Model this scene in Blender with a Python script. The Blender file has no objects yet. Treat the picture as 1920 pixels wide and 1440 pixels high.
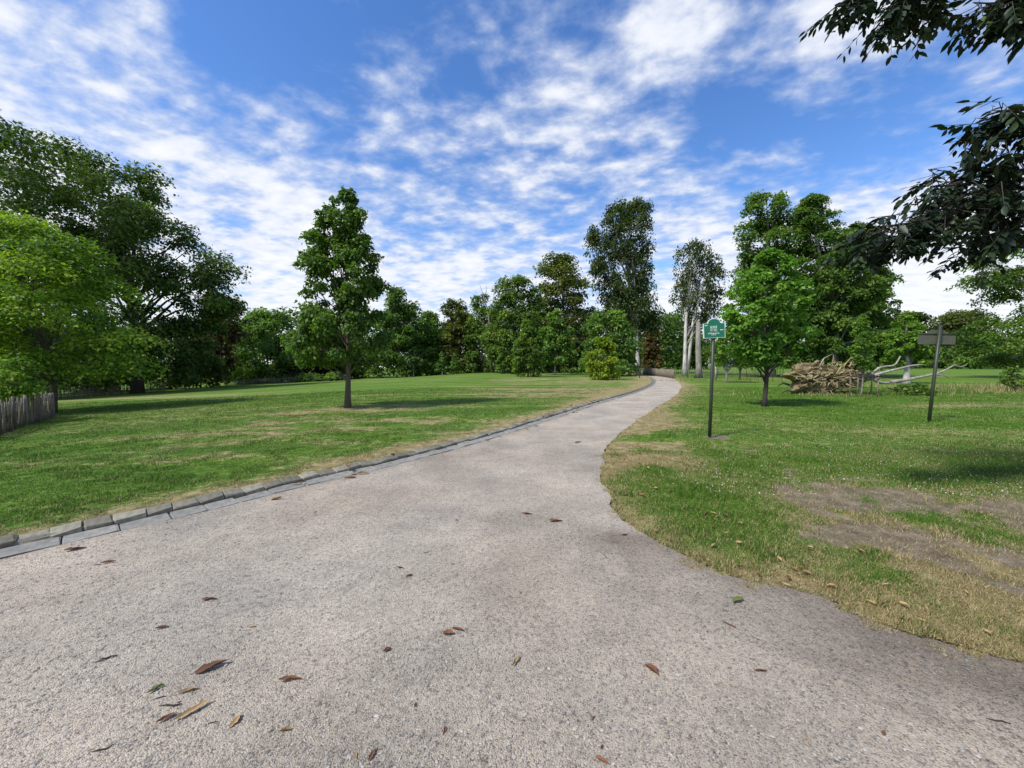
import bpy, bmesh, math, random, zlib
import numpy as np
from mathutils import Vector, Matrix

rng = np.random.default_rng(7)
random.seed(7)
SC = bpy.context.scene
COL = SC.collection

# ------------------------------------------------------------------ camera
F_PX, CX, CY = 721.0, 960.0, 720.0            # focal length in pixels of the 1920x1440 photograph
CAM_H = 1.6
PITCH = math.atan((720 - 686) / F_PX)         # looking slightly down
cam_d = bpy.data.cameras.new('camera')
cam_d.sensor_width = 36.0
cam_d.lens = 36.0 * F_PX / 1920.0
cam_d.clip_start = 0.05
cam_d.clip_end = 3000.0
cam = bpy.data.objects.new('camera', cam_d)
cam.location = (0, 0, CAM_H)
cam.rotation_euler = (math.pi / 2 - PITCH, 0, 0)
COL.objects.link(cam)
SC.camera = cam

# ------------------------------------------------------------------ light
SUN_EL, SUN_AZ = math.radians(50), math.atan2(-0.85, -0.53)     # azimuth: x = sin, y = cos
TO_SUN = Vector((math.sin(SUN_AZ) * math.cos(SUN_EL), math.cos(SUN_AZ) * math.cos(SUN_EL), math.sin(SUN_EL)))
sun_d = bpy.data.lights.new('sun', 'SUN')
sun_d.energy = 3.5
sun_d.angle = math.radians(8.0)
sun_d.color = (1.0, 0.95, 0.86)
sun = bpy.data.objects.new('sun', sun_d)
sun.rotation_euler = TO_SUN.to_track_quat('Z', 'Y').to_euler()
COL.objects.link(sun)

SC.view_settings.view_transform = 'Standard'
SC.view_settings.look = 'None'
SC.view_settings.exposure = 0.60
SC.view_settings.gamma = 1.0
SC.view_settings.use_curve_mapping = False
try:
    SC.cycles.max_bounces = 6
    SC.cycles.transparent_max_bounces = 4
    SC.cycles.sample_clamp_indirect = 4.0
except Exception:
    pass


def raydir(px, py):
    dx, dy = (px - CX) / F_PX, (CY - py) / F_PX
    c, s = math.cos(PITCH), math.sin(PITCH)
    v = np.array([dx, c + dy * s, -s + dy * c])
    return v / np.linalg.norm(v)


def AT(px, py, Y):
    d = raydir(px, py)
    t = Y / d[1]
    return np.array([d[0] * t, Y, CAM_H + d[2] * t])


# ------------------------------------------------------------------ node helpers
def nd(nt, typ, **kw):
    n = nt.nodes.new(typ)
    for k, v in kw.items():
        setattr(n, k, v)
    return n


def setin(n, **kw):
    for k, v in kw.items():
        n.inputs[k.replace('_', ' ')].default_value = v


def math_n(nt, op, a, b=None, clamp=False):
    n = nt.nodes.new('ShaderNodeMath')
    n.operation = op
    n.use_clamp = clamp
    for i, v in enumerate((a, b)):
        if v is None:
            continue
        if hasattr(v, 'is_output'):
            nt.links.new(v, n.inputs[i])
        else:
            n.inputs[i].default_value = v
    return n.outputs[0]


def ramp(nt, fac, stops, interp='LINEAR'):
    n = nt.nodes.new('ShaderNodeValToRGB')
    n.color_ramp.interpolation = interp
    el = n.color_ramp.elements
    while len(el) < len(stops):
        el.new(0.5)
    for e, (p, c) in zip(el, stops):
        e.position = p
        e.color = (c[0], c[1], c[2], 1.0)
    nt.links.new(fac, n.inputs[0])
    return n.outputs[0]


def mixc(nt, fac, a, b, blend='MIX'):
    n = nt.nodes.new('ShaderNodeMix')
    n.data_type = 'RGBA'
    n.blend_type = blend
    for idx, v in ((0, fac), (6, a), (7, b)):
        if hasattr(v, 'is_output'):
            nt.links.new(v, n.inputs[idx])
        elif idx == 0:
            n.inputs[0].default_value = v
        else:
            n.inputs[idx].default_value = (v[0], v[1], v[2], 1.0)
    return n.outputs[2]


def noise(nt, vec, scale, detail=4.0, rough=0.55, dist=0.0):
    n = nt.nodes.new('ShaderNodeTexNoise')
    n.inputs['Scale'].default_value = scale
    n.inputs['Detail'].default_value = detail
    n.inputs['Roughness'].default_value = rough
    n.inputs['Distortion'].default_value = dist
    if vec is not None:
        nt.links.new(vec, n.inputs['Vector'])
    return n.outputs[0]


# ------------------------------------------------------------------ sky
world = bpy.data.worlds.new('World')
SC.world = world
world.use_nodes = True
nt = world.node_tree
nt.nodes.clear()
w_out = nd(nt, 'ShaderNodeOutputWorld')
w_bg = nd(nt, 'ShaderNodeBackground')
w_bg.inputs['Strength'].default_value = 0.145
sky = nd(nt, 'ShaderNodeTexSky')
sky.sky_type = 'NISHITA'
sky.sun_disc = False
sky.sun_elevation = SUN_EL
sky.sun_rotation = SUN_AZ
sky.altitude = 600
sky.air_density = 1.0
sky.dust_density = 0.25
sky.ozone_density = 2.0
tc = nd(nt, 'ShaderNodeTexCoord')
sep = nd(nt, 'ShaderNodeSeparateXYZ')
nt.links.new(tc.outputs['Generated'], sep.inputs[0])
zc = math_n(nt, 'ADD', math_n(nt, 'MAXIMUM', sep.outputs[2], 0.0), 0.16)
ux = math_n(nt, 'DIVIDE', sep.outputs[0], zc)
uy = math_n(nt, 'DIVIDE', sep.outputs[1], zc)
comb = nd(nt, 'ShaderNodeCombineXYZ')
nt.links.new(ux, comb.inputs[0])
nt.links.new(uy, comb.inputs[1])
P = comb.outputs[0]
mp = nd(nt, 'ShaderNodeMapping')
mp.inputs['Rotation'].default_value = (0, 0, 0.5)
mp.inputs['Scale'].default_value = (1.0, 1.25, 1.0)
nt.links.new(P, mp.inputs[0])
n_big = noise(nt, P, 1.1, 5, 0.55, 0.2)
n_mid = noise(nt, mp.outputs[0], 4.9, 8, 0.56, 0.2)
n_fine = noise(nt, mp.outputs[0], 11.0, 5, 0.55, 0.0)
dens = math_n(nt, 'ADD', math_n(nt, 'MULTIPLY', n_big, 0.62), math_n(nt, 'MULTIPLY', n_mid, 0.95))
dens = math_n(nt, 'ADD', dens, math_n(nt, 'MULTIPLY', n_fine, 0.40))      # about 0.88 on average
# more cloud towards the horizon, clearer overhead
hor = nd(nt, 'ShaderNodeMapRange')
hor.interpolation_type = 'SMOOTHSTEP'
for i, v in enumerate((0.02, 0.50, 0.27, -0.05)):
    hor.inputs[i + 1].default_value = v
nt.links.new(sep.outputs[2], hor.inputs[0])
dens = math_n(nt, 'ADD', dens, hor.outputs[0])
# individual cloud masses and clearings: (pixel, angular radius, amount)
SPOTS = [((60, 150), .55, .10), ((300, 230), .36, .08), ((480, 330), .25, .10), ((520, 40), .22, -.30), ((440, 130), .13, -.20), ((640, 130), .16, -.04), ((800, 60), .16, -.06), ((690, 220), .22, .10),
         ((1260, 120), .10, .26), ((1215, 45), .11, .20), ((1320, 10), .10, .15), ((1560, 60), .16, .26), ((1720, 40), .16, .24),
         ((1400, 210), .17, -.20), ((1620, 190), .20, -.20), ((1780, 240), .2, -.08), ((1850, 120), .2, .1), ((1100, 230), .12, .05), ((960, 130), .14, -.05), ((1000, 300), .3, .08), ((1500, 380), .3, .08), ((1260, 400), .2, .08), ((1430, 260), .1, .12), ((1180, 280), .16, .10),
         ((740, 290), .07, -.15), ((600, 420), .08, .14), ((880, 495), .055, .34), ((830, 520), .07, .2), ((430, 420), .06, -.18), ((1240, 500), .05, -.16), ((930, 400), .12, -.04), ((1720, 540), .24, .22), ((620, 480), .2, .14)]
for (px, py), r, a in SPOTS:
    dd = raydir(px, py)
    vm = nd(nt, 'ShaderNodeVectorMath', operation='DISTANCE')
    nt.links.new(tc.outputs['Generated'], vm.inputs[0])
    vm.inputs[1].default_value = tuple(dd)
    mr = nd(nt, 'ShaderNodeMapRange')
    mr.interpolation_type = 'SMOOTHSTEP'
    mr.inputs[1].default_value = 0.0
    mr.inputs[2].default_value = r
    mr.inputs[3].default_value = a
    mr.inputs[4].default_value = 0.0
    nt.links.new(vm.outputs['Value'], mr.inputs[0])
    dens = math_n(nt, 'ADD', dens, mr.outputs[0])
cov = nd(nt, 'ShaderNodeMapRange')
cov.interpolation_type = 'SMOOTHSTEP'
cov.inputs[1].default_value = 0.80
cov.inputs[2].default_value = 1.26
cov.inputs[4].default_value = 0.96
nt.links.new(dens, cov.inputs[0])
thick = nd(nt, 'ShaderNodeMapRange')
thick.inputs[1].default_value = 0.93
thick.inputs[2].default_value = 1.42
nt.links.new(dens, thick.inputs[0])
shade = math_n(nt, 'ADD', math_n(nt, 'MULTIPLY', thick.outputs[0], 0.75), math_n(nt, 'MULTIPLY', math_n(nt, 'ADD', n_fine, -0.3), 0.9), clamp=True)
c_cloud = ramp(nt, shade, [(0.0, (2.5, 3.0, 4.2)), (0.3, (3.0, 3.35, 4.2)), (0.6, (3.9, 4.1, 4.55)), (1.0, (4.6, 4.65, 4.75))])
w_hs = nd(nt, 'ShaderNodeHueSaturation')
w_hs.inputs['Hue'].default_value = 0.508
w_hs.inputs['Saturation'].default_value = 1.24
w_hs.inputs['Value'].default_value = 1.02
nt.links.new(sky.outputs[0], w_hs.inputs['Color'])
c_sky = mixc(nt, cov.outputs[0], w_hs.outputs[0], c_cloud)
nt.links.new(c_sky, w_bg.inputs['Color'])
nt.links.new(w_bg.outputs[0], w_out.inputs[0])


# ------------------------------------------------------------------ mesh helpers
def mesh_np(name, V, Fc, mat, attrs=None, smooth=False, cols=None):
    """V (n,3); Fc list of face arrays of constant size or one array"""
    V = np.asarray(V, np.float32).reshape(-1, 3)
    if not isinstance(Fc, list):
        Fc = [Fc]
    Fc = [np.asarray(f, np.int32) for f in Fc if len(f)]
    me = bpy.data.meshes.new(name)
    me.vertices.add(len(V))
    me.vertices.foreach_set('co', V.ravel())
    loops = np.concatenate([f.ravel() for f in Fc])
    tot = np.concatenate([np.full(len(f), f.shape[1], np.int32) for f in Fc])
    start = np.concatenate([[0], np.cumsum(tot)[:-1]]).astype(np.int32)
    me.loops.add(len(loops))
    me.loops.foreach_set('vertex_index', loops)
    me.polygons.add(len(tot))
    me.polygons.foreach_set('loop_start', start)
    if smooth:
        me.polygons.foreach_set('use_smooth', np.ones(len(tot), bool))
    for k, a in (attrs or {}).items():
        at = me.attributes.new(k, 'FLOAT', 'POINT')
        at.data.foreach_set('value', np.asarray(a, np.float32))
    for k, a in (cols or {}).items():
        at = me.attributes.new(k, 'FLOAT_COLOR', 'POINT')
        c4 = np.ones((len(V), 4), np.float32)
        c4[:, :3] = a
        at.data.foreach_set('color', c4.ravel())
    me.update(calc_edges=True)
    if mat is not None:
        me.materials.append(mat)
    return me


def link(name, me, parent=None, label=None, cat=None, group=None, kind=None, loc=None):
    o = bpy.data.objects.new(name, me)
    COL.objects.link(o)
    if parent is not None:
        o.parent = parent
    if loc is not None:
        o.location = loc
    for k, v in (('label', label), ('category', cat), ('group', group), ('kind', kind)):
        if v:
            o[k] = v
    return o


def empty(name, loc, label=None, cat=None, group=None, kind=None):
    o = link(name, None, None, label, cat, group, kind, loc)
    o.empty_display_size = 0.2
    return o


class MB:
    """collects verts and faces"""
    def __init__(self):
        self.V, self.F3, self.F4, self.n = [], [], [], 0

    def add(self, V, F3=None, F4=None):
        V = np.asarray(V, float).reshape(-1, 3)
        if F3 is not None and len(F3):
            self.F3.append(np.asarray(F3, int) + self.n)
        if F4 is not None and len(F4):
            self.F4.append(np.asarray(F4, int) + self.n)
        self.V.append(V)
        self.n += len(V)

    def tube(self, pts, radii, n=7, cap=True, wob=0.0):
        pts = np.asarray(pts, float)
        radii = np.asarray(radii, float) * np.ones(len(pts))
        m = len(pts)
        T = np.gradient(pts, axis=0)
        T /= np.linalg.norm(T, axis=1)[:, None] + 1e-9
        up = np.array([0, 0, 1.0]) if abs(T[0, 2]) < 0.9 else np.array([1.0, 0, 0])
        V = []
        a = np.linspace(0, 2 * math.pi, n, endpoint=False)
        for i in range(m):
            s = np.cross(T[i], up)
            s /= np.linalg.norm(s) + 1e-9
            u = np.cross(s, T[i])
            up = u
            r = radii[i] * (1 + wob * rng.normal(size=n))
            V.append(pts[i] + np.outer(np.cos(a) * r, s) + np.outer(np.sin(a) * r, u))
        V = np.concatenate(V)
        i, j = np.meshgrid(np.arange(m - 1), np.arange(n), indexing='ij')
        i, j = i.ravel(), j.ravel()
        k = (j + 1) % n
        F4 = np.stack([i * n + j, i * n + k, (i + 1) * n + k, (i + 1) * n + j], 1)
        F3 = []
        if cap:
            V = np.concatenate([V, pts[:1], pts[-1:]])
            c0, c1 = m * n, m * n + 1
            for q in range(n):
                F3.append((c0, (q + 1) % n, q))
                F3.append((c1, (m - 1) * n + q, (m - 1) * n + (q + 1) % n))
        self.add(V, F3, F4)

    def box(self, c, s, R=None):
        c, s = np.asarray(c, float), np.asarray(s, float) / 2
        v = np.array([[x, y, z] for x in (-1, 1) for y in (-1, 1) for z in (-1, 1)]) * s
        if R is not None:
            v = v @ np.asarray(R).T
        self.add(v + c, None, [(0, 1, 3, 2), (4, 6, 7, 5), (0, 4, 5, 1), (2, 3, 7, 6), (0, 2, 6, 4), (1, 5, 7, 3)])

    def mesh(self, name, mat, smooth=False, attrs=None, cols=None):
        F = []
        if self.F3:
            F.append(np.concatenate(self.F3))
        if self.F4:
            F.append(np.concatenate(self.F4))
        return mesh_np(name, np.concatenate(self.V), F, mat, attrs, smooth, cols)


def rotz(a):
    c, s = math.cos(a), math.sin(a)
    return np.array([[c, -s, 0], [s, c, 0], [0, 0, 1.0]])


_lat = {}


def vnoise(x, y, scale, seed=0):
    """smooth value noise, 0..1"""
    if seed not in _lat:
        _lat[seed] = np.random.default_rng(100 + seed).random((256, 256))
    L = _lat[seed]
    x, y = np.asarray(x, float) / scale + 1000.0, np.asarray(y, float) / scale + 1000.0
    xi, yi = np.floor(x).astype(int), np.floor(y).astype(int)
    fx, fy = x - xi, y - yi
    fx, fy = fx * fx * (3 - 2 * fx), fy * fy * (3 - 2 * fy)
    g = lambda a, b: L[a & 255, b & 255]
    return (g(xi, yi) * (1 - fx) + g(xi + 1, yi) * fx) * (1 - fy) + (g(xi, yi + 1) * (1 - fx) + g(xi + 1, yi + 1) * fx) * fy


def fbm(x, y, scale, seed=0, oct=4):
    v, a, t = 0, 1.0, 0
    for o in range(oct):
        v = v + a * vnoise(x, y, scale / 2 ** o, seed + o)
        t += a
        a *= 0.55
    return v / t


def sstep(x, a, b):
    t = np.clip((np.asarray(x, float) - a) / (b - a), 0, 1)
    return t * t * (3 - 2 * t)


# ------------------------------------------------------------------ materials
def new_mat(name):
    m = bpy.data.materials.new(name)
    m.use_nodes = True
    t = m.node_tree
    t.nodes.clear()
    o = nd(t, 'ShaderNodeOutputMaterial')
    b = nd(t, 'ShaderNodeBsdfPrincipled')
    t.links.new(b.outputs[0], o.inputs[0])
    return m, t, b, o


def leaf_mat(name, stops, trans=0.36, rough=0.55, spec=0.22):
    m, t, b, o = new_mat(name)
    a = nd(t, 'ShaderNodeAttribute', attribute_name='v')
    c = ramp(t, a.outputs['Fac'], stops)
    t.links.new(c, b.inputs['Base Color'])
    b.inputs['Roughness'].default_value = rough
    b.inputs['Specular IOR Level'].default_value = spec
    tr = nd(t, 'ShaderNodeBsdfTranslucent')
    tint = mixc(t, 0.5, c, (0.30, 0.42, 0.05), 'MIX')
    c2 = mixc(t, 1.0, c, (1.6, 1.9, 0.8), 'MULTIPLY')
    t.links.new(c2, tr.inputs[0])
    mx = nd(t, 'ShaderNodeMixShader')
    mx.inputs[0].default_value = trans
    t.links.new(b.outputs[0], mx.inputs[1])
    t.links.new(tr.outputs[0], mx.inputs[2])
    t.links.new(mx.outputs[0], o.inputs[0])
    return m


def bark_mat(name, c1, c2, scale=6.0, streak=0.25, rough=0.9):
    m, t, b, o = new_mat(name)
    g = nd(t, 'ShaderNodeTexCoord')
    mpn = nd(t, 'ShaderNodeMapping')
    mpn.inputs['Scale'].default_value = (1, 1, streak)
    t.links.new(g.outputs['Object'], mpn.inputs[0])
    n1 = noise(t, mpn.outputs[0], scale, 6, 0.65, 0.4)
    n2 = noise(t, g.outputs['Object'], scale * 0.35, 3)
    f = math_n(t, 'ADD', math_n(t, 'MULTIPLY', n1, 0.7), math_n(t, 'MULTIPLY', n2, 0.3))
    c = ramp(t, f, [(0.34, c1), (0.62, c2)])
    t.links.new(c, b.inputs['Base Color'])
    b.inputs['Roughness'].default_value = rough
    bp = nd(t, 'ShaderNodeBump')
    bp.inputs['Strength'].default_value = 0.6
    bp.inputs['Distance'].default_value = 0.03
    t.links.new(n1, bp.inputs['Height'])
    t.links.new(bp.outputs[0], b.inputs['Normal'])
    return m


def plain_mat(name, c1, c2, scale=8.0, rough=0.6, bump=0.1, dist=0.005, metal=0.0, rnd=0.0):
    m, t, b, o = new_mat(name)
    g = nd(t, 'ShaderNodeTexCoord')
    n1 = noise(t, g.outputs['Object'], scale, 5, 0.6)
    c = ramp(t, n1, [(0.3, c1), (0.7, c2)])
    if rnd:
        oi = nd(t, 'ShaderNodeObjectInfo')
        hs = nd(t, 'ShaderNodeHueSaturation')
        t.links.new(c, hs.inputs['Color'])
        v = math_n(t, 'ADD', math_n(t, 'MULTIPLY', oi.outputs['Random'], rnd), 1.0 - rnd / 2)
        t.links.new(v, hs.inputs['Value'])
        c = hs.outputs[0]
    t.links.new(c, b.inputs['Base Color'])
    b.inputs['Roughness'].default_value = rough
    b.inputs['Metallic'].default_value = metal
    bp = nd(t, 'ShaderNodeBump')
    bp.inputs['Strength'].default_value = bump
    bp.inputs['Distance'].default_value = dist
    t.links.new(n1, bp.inputs['Height'])
    t.links.new(bp.outputs[0], b.inputs['Normal'])
    return m


def vcol_mat(name, rough=0.8, trans=0.0, spec=0.2):
    m, t, b, o = new_mat(name)
    a = nd(t, 'ShaderNodeAttribute', attribute_name='Col')
    t.links.new(a.outputs['Color'], b.inputs['Base Color'])
    b.inputs['Roughness'].default_value = rough
    b.inputs['Specular IOR Level'].default_value = spec
    if trans:
        tr = nd(t, 'ShaderNodeBsdfTranslucent')
        t.links.new(a.outputs['Color'], tr.inputs[0])
        mx = nd(t, 'ShaderNodeMixShader')
        mx.inputs[0].default_value = trans
        t.links.new(b.outputs[0], mx.inputs[1])
        t.links.new(tr.outputs[0], mx.inputs[2])
        t.links.new(mx.outputs[0], o.inputs[0])
    return m


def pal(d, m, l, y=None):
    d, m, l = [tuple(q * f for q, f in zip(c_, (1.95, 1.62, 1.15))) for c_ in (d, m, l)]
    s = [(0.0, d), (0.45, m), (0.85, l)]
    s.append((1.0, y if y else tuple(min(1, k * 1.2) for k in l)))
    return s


M = {}
M['oak'] = leaf_mat('leaf_dark_oak', pal((.010, .025, .009), (.029, .061, .017), (.064, .115, .026)), .30)
M['lime'] = leaf_mat('leaf_bright_lime', pal((.018, .054, .009), (.062, .130, .016), (.135, .210, .026), (.30, .38, .05)), 0.34)
M['gum'] = leaf_mat('leaf_sweetgum', pal((.013, .037, .010), (.035, .082, .018), (.072, .138, .028), (.15, .20, .04)))
M['maple'] = leaf_mat('leaf_maple', pal((.022, .062, .014), (.050, .130, .024), (.095, .205, .036), (.16, .26, .05)))
M['wood'] = leaf_mat('leaf_woodland', pal((.016, .040, .011), (.044, .094, .021), (.092, .155, .036)))
M['woodlight'] = leaf_mat('leaf_woodland_light', pal((.020, .052, .014), (.050, .112, .026), (.095, .175, .042)))
M['brownish'] = leaf_mat('leaf_brownish', pal((.018, .030, .010), (.048, .076, .020), (.095, .120, .032), (.17, .14, .04)))
M['bluegreen'] = leaf_mat('leaf_bluegreen', pal((.018, .045, .022), (.045, .095, .045), (.09, .16, .075)))
M['copper'] = leaf_mat('leaf_copper', pal((.018, .014, .012), (.042, .034, .024), (.075, .066, .040)))
M['purple'] = leaf_mat('leaf_purple', pal((.012, .010, .014), (.028, .022, .028), (.050, .045, .042)))
M['beech'] = leaf_mat('leaf_weeping_beech', pal((.010, .020, .010), (.026, .050, .018), (.055, .088, .028)))
M['hazel'] = leaf_mat('leaf_hazel', pal((.036, .070, .009), (.085, .145, .016), (.15, .22, .028), (.28, .34, .06)))
M['chestnut'] = leaf_mat('leaf_chestnut', pal((.014, .040, .011), (.040, .090, .020), (.080, .150, .034), (.18, .18, .05)))
M['redcon'] = leaf_mat('leaf_redbrown', pal((.028, .026, .012), (.060, .052, .024), (.10, .09, .04)))
M['young'] = leaf_mat('leaf_young', pal((.026, .068, .012), (.058, .130, .022), (.10, .19, .034)))
M['over'] = leaf_mat('leaf_overhang_shade_dark', pal((.004, .010, .008), (.009, .021, .013), (.018, .036, .018), (.08, .11, .02)), 0.08, 0.45, 0.25)  # near-black leaf colour stands in for the shade on the hanging sprays
M['bark'] = bark_mat('bark_brown', (.045, .036, .026), (.13, .11, .08))
M['bark_dark'] = bark_mat('bark_dark', (.018, .016, .013), (.060, .052, .042))
M['bark_pale'] = bark_mat('bark_pale', (.20, .195, .17), (.60, .58, .53), 2.2, 0.35)
M['bark_grey'] = bark_mat('bark_grey', (.10, .095, .080), (.27, .255, .215), 4.0, 0.3)
M['deadwood'] = bark_mat('barkless_wood', (.13, .120, .095), (.36, .335, .28), 6.0, 0.4)
M['pale'] = plain_mat('weathered_chestnut_paling', (.090, .074, .052), (.230, .198, .150), 14, 0.9, 0.4, 0.01, 0, 0.7)
M['wire'] = plain_mat('galvanised_wire', (.10, .10, .10), (.22, .22, .22), 30, 0.5, 0.1, 0.002, 0.6)
M['post_green'] = plain_mat('dark_green_painted_post', (.018, .026, .016), (.034, .044, .026), 18, 0.5, 0.15)
M['sign_green'] = plain_mat('green_enamel', (.002, .150, .082), (.004, .185, .100), 3, 0.3, 0.03)
M['sign_white'] = plain_mat('white_sign_paint', (.62, .74, .68), (.74, .82, .78), 12, 0.4, 0.03)
M['sign_back'] = plain_mat('dull_sign_back', (.070, .078, .052), (.105, .110, .078), 9, 0.6, 0.08)
M['white'] = plain_mat('white_paint', (.68, .68, .66), (.82, .82, .80), 6, 0.6)
M['kerb'] = plain_mat('kerb_sandstone', (.120, .112, .082), (.255, .238, .180), 16, 0.9, 0.5, 0.012, 0, 0.75)
M['slab'] = plain_mat('gutter_concrete', (.140, .136, .120), (.270, .262, .236), 14, 0.9, 0.4, 0.006, 0, 0.28)
M['soil'] = plain_mat('root_plate_soil', (.045, .032, .017), (.34, .275, .145), 5, 1.0, 1.0, 0.12)
M['root'] = bark_mat('root_wood', (.10, .077, .038), (.46, .375, .205), 7.0, 0.6)
M['bedding'] = plain_mat('joint_earth', (.12, .11, .085), (.26, .24, .20), 30, 1.0, 0.5)
M['skin'] = plain_mat('skin', (.40, .24, .17), (.48, .30, .22), 6, 0.6)
M['cloth'] = plain_mat('pale_clothing', (.60, .60, .60), (.72, .72, .70), 8, 0.9)
M['bird'] = plain_mat('black_feathers', (.010, .010, .012), (.022, .022, .026), 20, 0.5)
M['canvas'] = plain_mat('white_canvas', (.70, .70, .68), (.82, .82, .80), 2, 0.8)


# ------------------------------------------------------------------ terrain and path layout
def hgt(x, y):
    x, y = np.asarray(x, float), np.asarray(y, float)
    s = np.clip(-(x + 5), 0, None)
    s = 90 * np.tanh(s / 90)
    z = -0.05 * s * s / (s + 3)
    r = np.clip(y - 45, 0, 170) * 0.0085 * sstep(x, 8, 45)
    far = sstep(np.hypot(x, y), 18, 60)
    bump = (fbm(x, y, 26, 40, 2) - 0.5) * 0.35 * far * sstep(-x, -4, 12)
    return z + r + bump


def G(px, py):
    d = raydir(px, py)
    a, b = 0.5, 500.0
    f = lambda t: CAM_H + d[2] * t - float(hgt(d[0] * t, d[1] * t))
    for _ in range(60):
        m = (a + b) / 2
        if f(m) > 0:
            a = m
        else:
            b = m
    return np.array([d[0] * a, d[1] * a])


def smooth_curve(P, n):
    """Catmull-Rom through points, n samples evenly by arc length"""
    P = np.asarray(P, float)
    Q = np.vstack([2 * P[0] - P[1], P, 2 * P[-1] - P[-2]])
    out = []
    for i in range(1, len(Q) - 2):
        t = np.linspace(0, 1, 30, endpoint=False)[:, None]
        p0, p1, p2, p3 = Q[i - 1:i + 3]
        out.append(0.5 * ((2 * p1) + (-p0 + p2) * t + (2 * p0 - 5 * p1 + 4 * p2 - p3) * t ** 2 + (-p0 + 3 * p1 - 3 * p2 + p3) * t ** 3))
    out = np.vstack(out + [P[-1:]])
    L = np.concatenate([[0], np.cumsum(np.linalg.norm(np.diff(out, axis=0), axis=1))])
    s = np.linspace(0, L[-1], n)
    return np.stack([np.interp(s, L, out[:, k]) for k in range(out.shape[1])], 1), L[-1]


KERB_PX = [(0, 1051), (200, 1004),  (400, 957), (540, 922), (620, 902), (735, 875), (840, 847), (950, 815), (1050, 782), (1125, 757), (1197, 735), (1222, 724), (1229, 717), (1227, 711)]
RIGHT_PX = [(1916, 1243), (1745, 1206), (1641, 1168), (1557, 1122), (1453, 1098), (1337, 1070), (1278, 1035), (1203, 1000), (1153, 943), (1128, 888), (1132, 853), (1153, 822), (1184, 797), (1226, 767), (1257, 749), (1274, 734), (1277, 722), (1266, 712)]
kp = [G(*p) for p in KERB_PX]
kp = [kp[0] + (kp[0] - kp[1]) * 9, kp[0] + (kp[0] - kp[1]) * 4] + kp + [np.array([20.5, 58.0]), np.array([22.5, 72.0]), np.array([20.5, 90.0])]
rp = [G(*p) for p in RIGHT_PX]
rp = [np.array([22.0, -2.5]), np.array([10.0, -0.6]), np.array([5.0, 1.1])] + rp + [np.array([23.6, 58.0]), np.array([25.8, 72.0]), np.array([23.8, 90.0])]
NK = 900
KERB, KLEN = smooth_curve(kp, NK)
RIGHT, RLEN = smooth_curve(rp, NK)
RIGHT[:, 0] += (fbm(RIGHT[:, 0] * 3, RIGHT[:, 1] * 3, 1.2, 60, 3) - 0.5) * 0.17 + (fbm(RIGHT[:, 0] * 3, RIGHT[:, 1] * 3, .45, 64, 2) - .5) * .10


def signed(curve, x, y):
    """signed distance to a curve running away from the camera: positive on its left"""
    x, y = np.ravel(x), np.ravel(y)
    out = np.empty(len(x))
    C = curve[::3]
    T = np.gradient(C, axis=0)
    T /= np.linalg.norm(T, axis=1)[:, None]
    for i in range(0, len(x), 20000):
        dx = x[i:i + 20000, None] - C[None, :, 0]
        dy = y[i:i + 20000, None] - C[None, :, 1]
        j = np.argmin(dx * dx + dy * dy, 1)
        k = np.arange(len(j))
        dx, dy = dx[k, j], dy[k, j]
        cr = T[j, 0] * dy - T[j, 1] * dx
        out[i:i + 20000] = np.sign(cr) * np.hypot(dx, dy)
    return out


KW = 0.40                                        # gutter 0 .. 0.24, kerb stone 0.24 .. 0.40


def raise_at(y):
    return 0.065 - 0.03 * sstep(y, 20, 45)


BARE = [(4.25, 4.3, 1.5, .85), (3.5, 3.45, .9, .6), (5.8, 4.0, 1.8, .8), (5.0, 3.1, 1.5, .6), (4.45, 8.45, .42, .30)]


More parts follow.
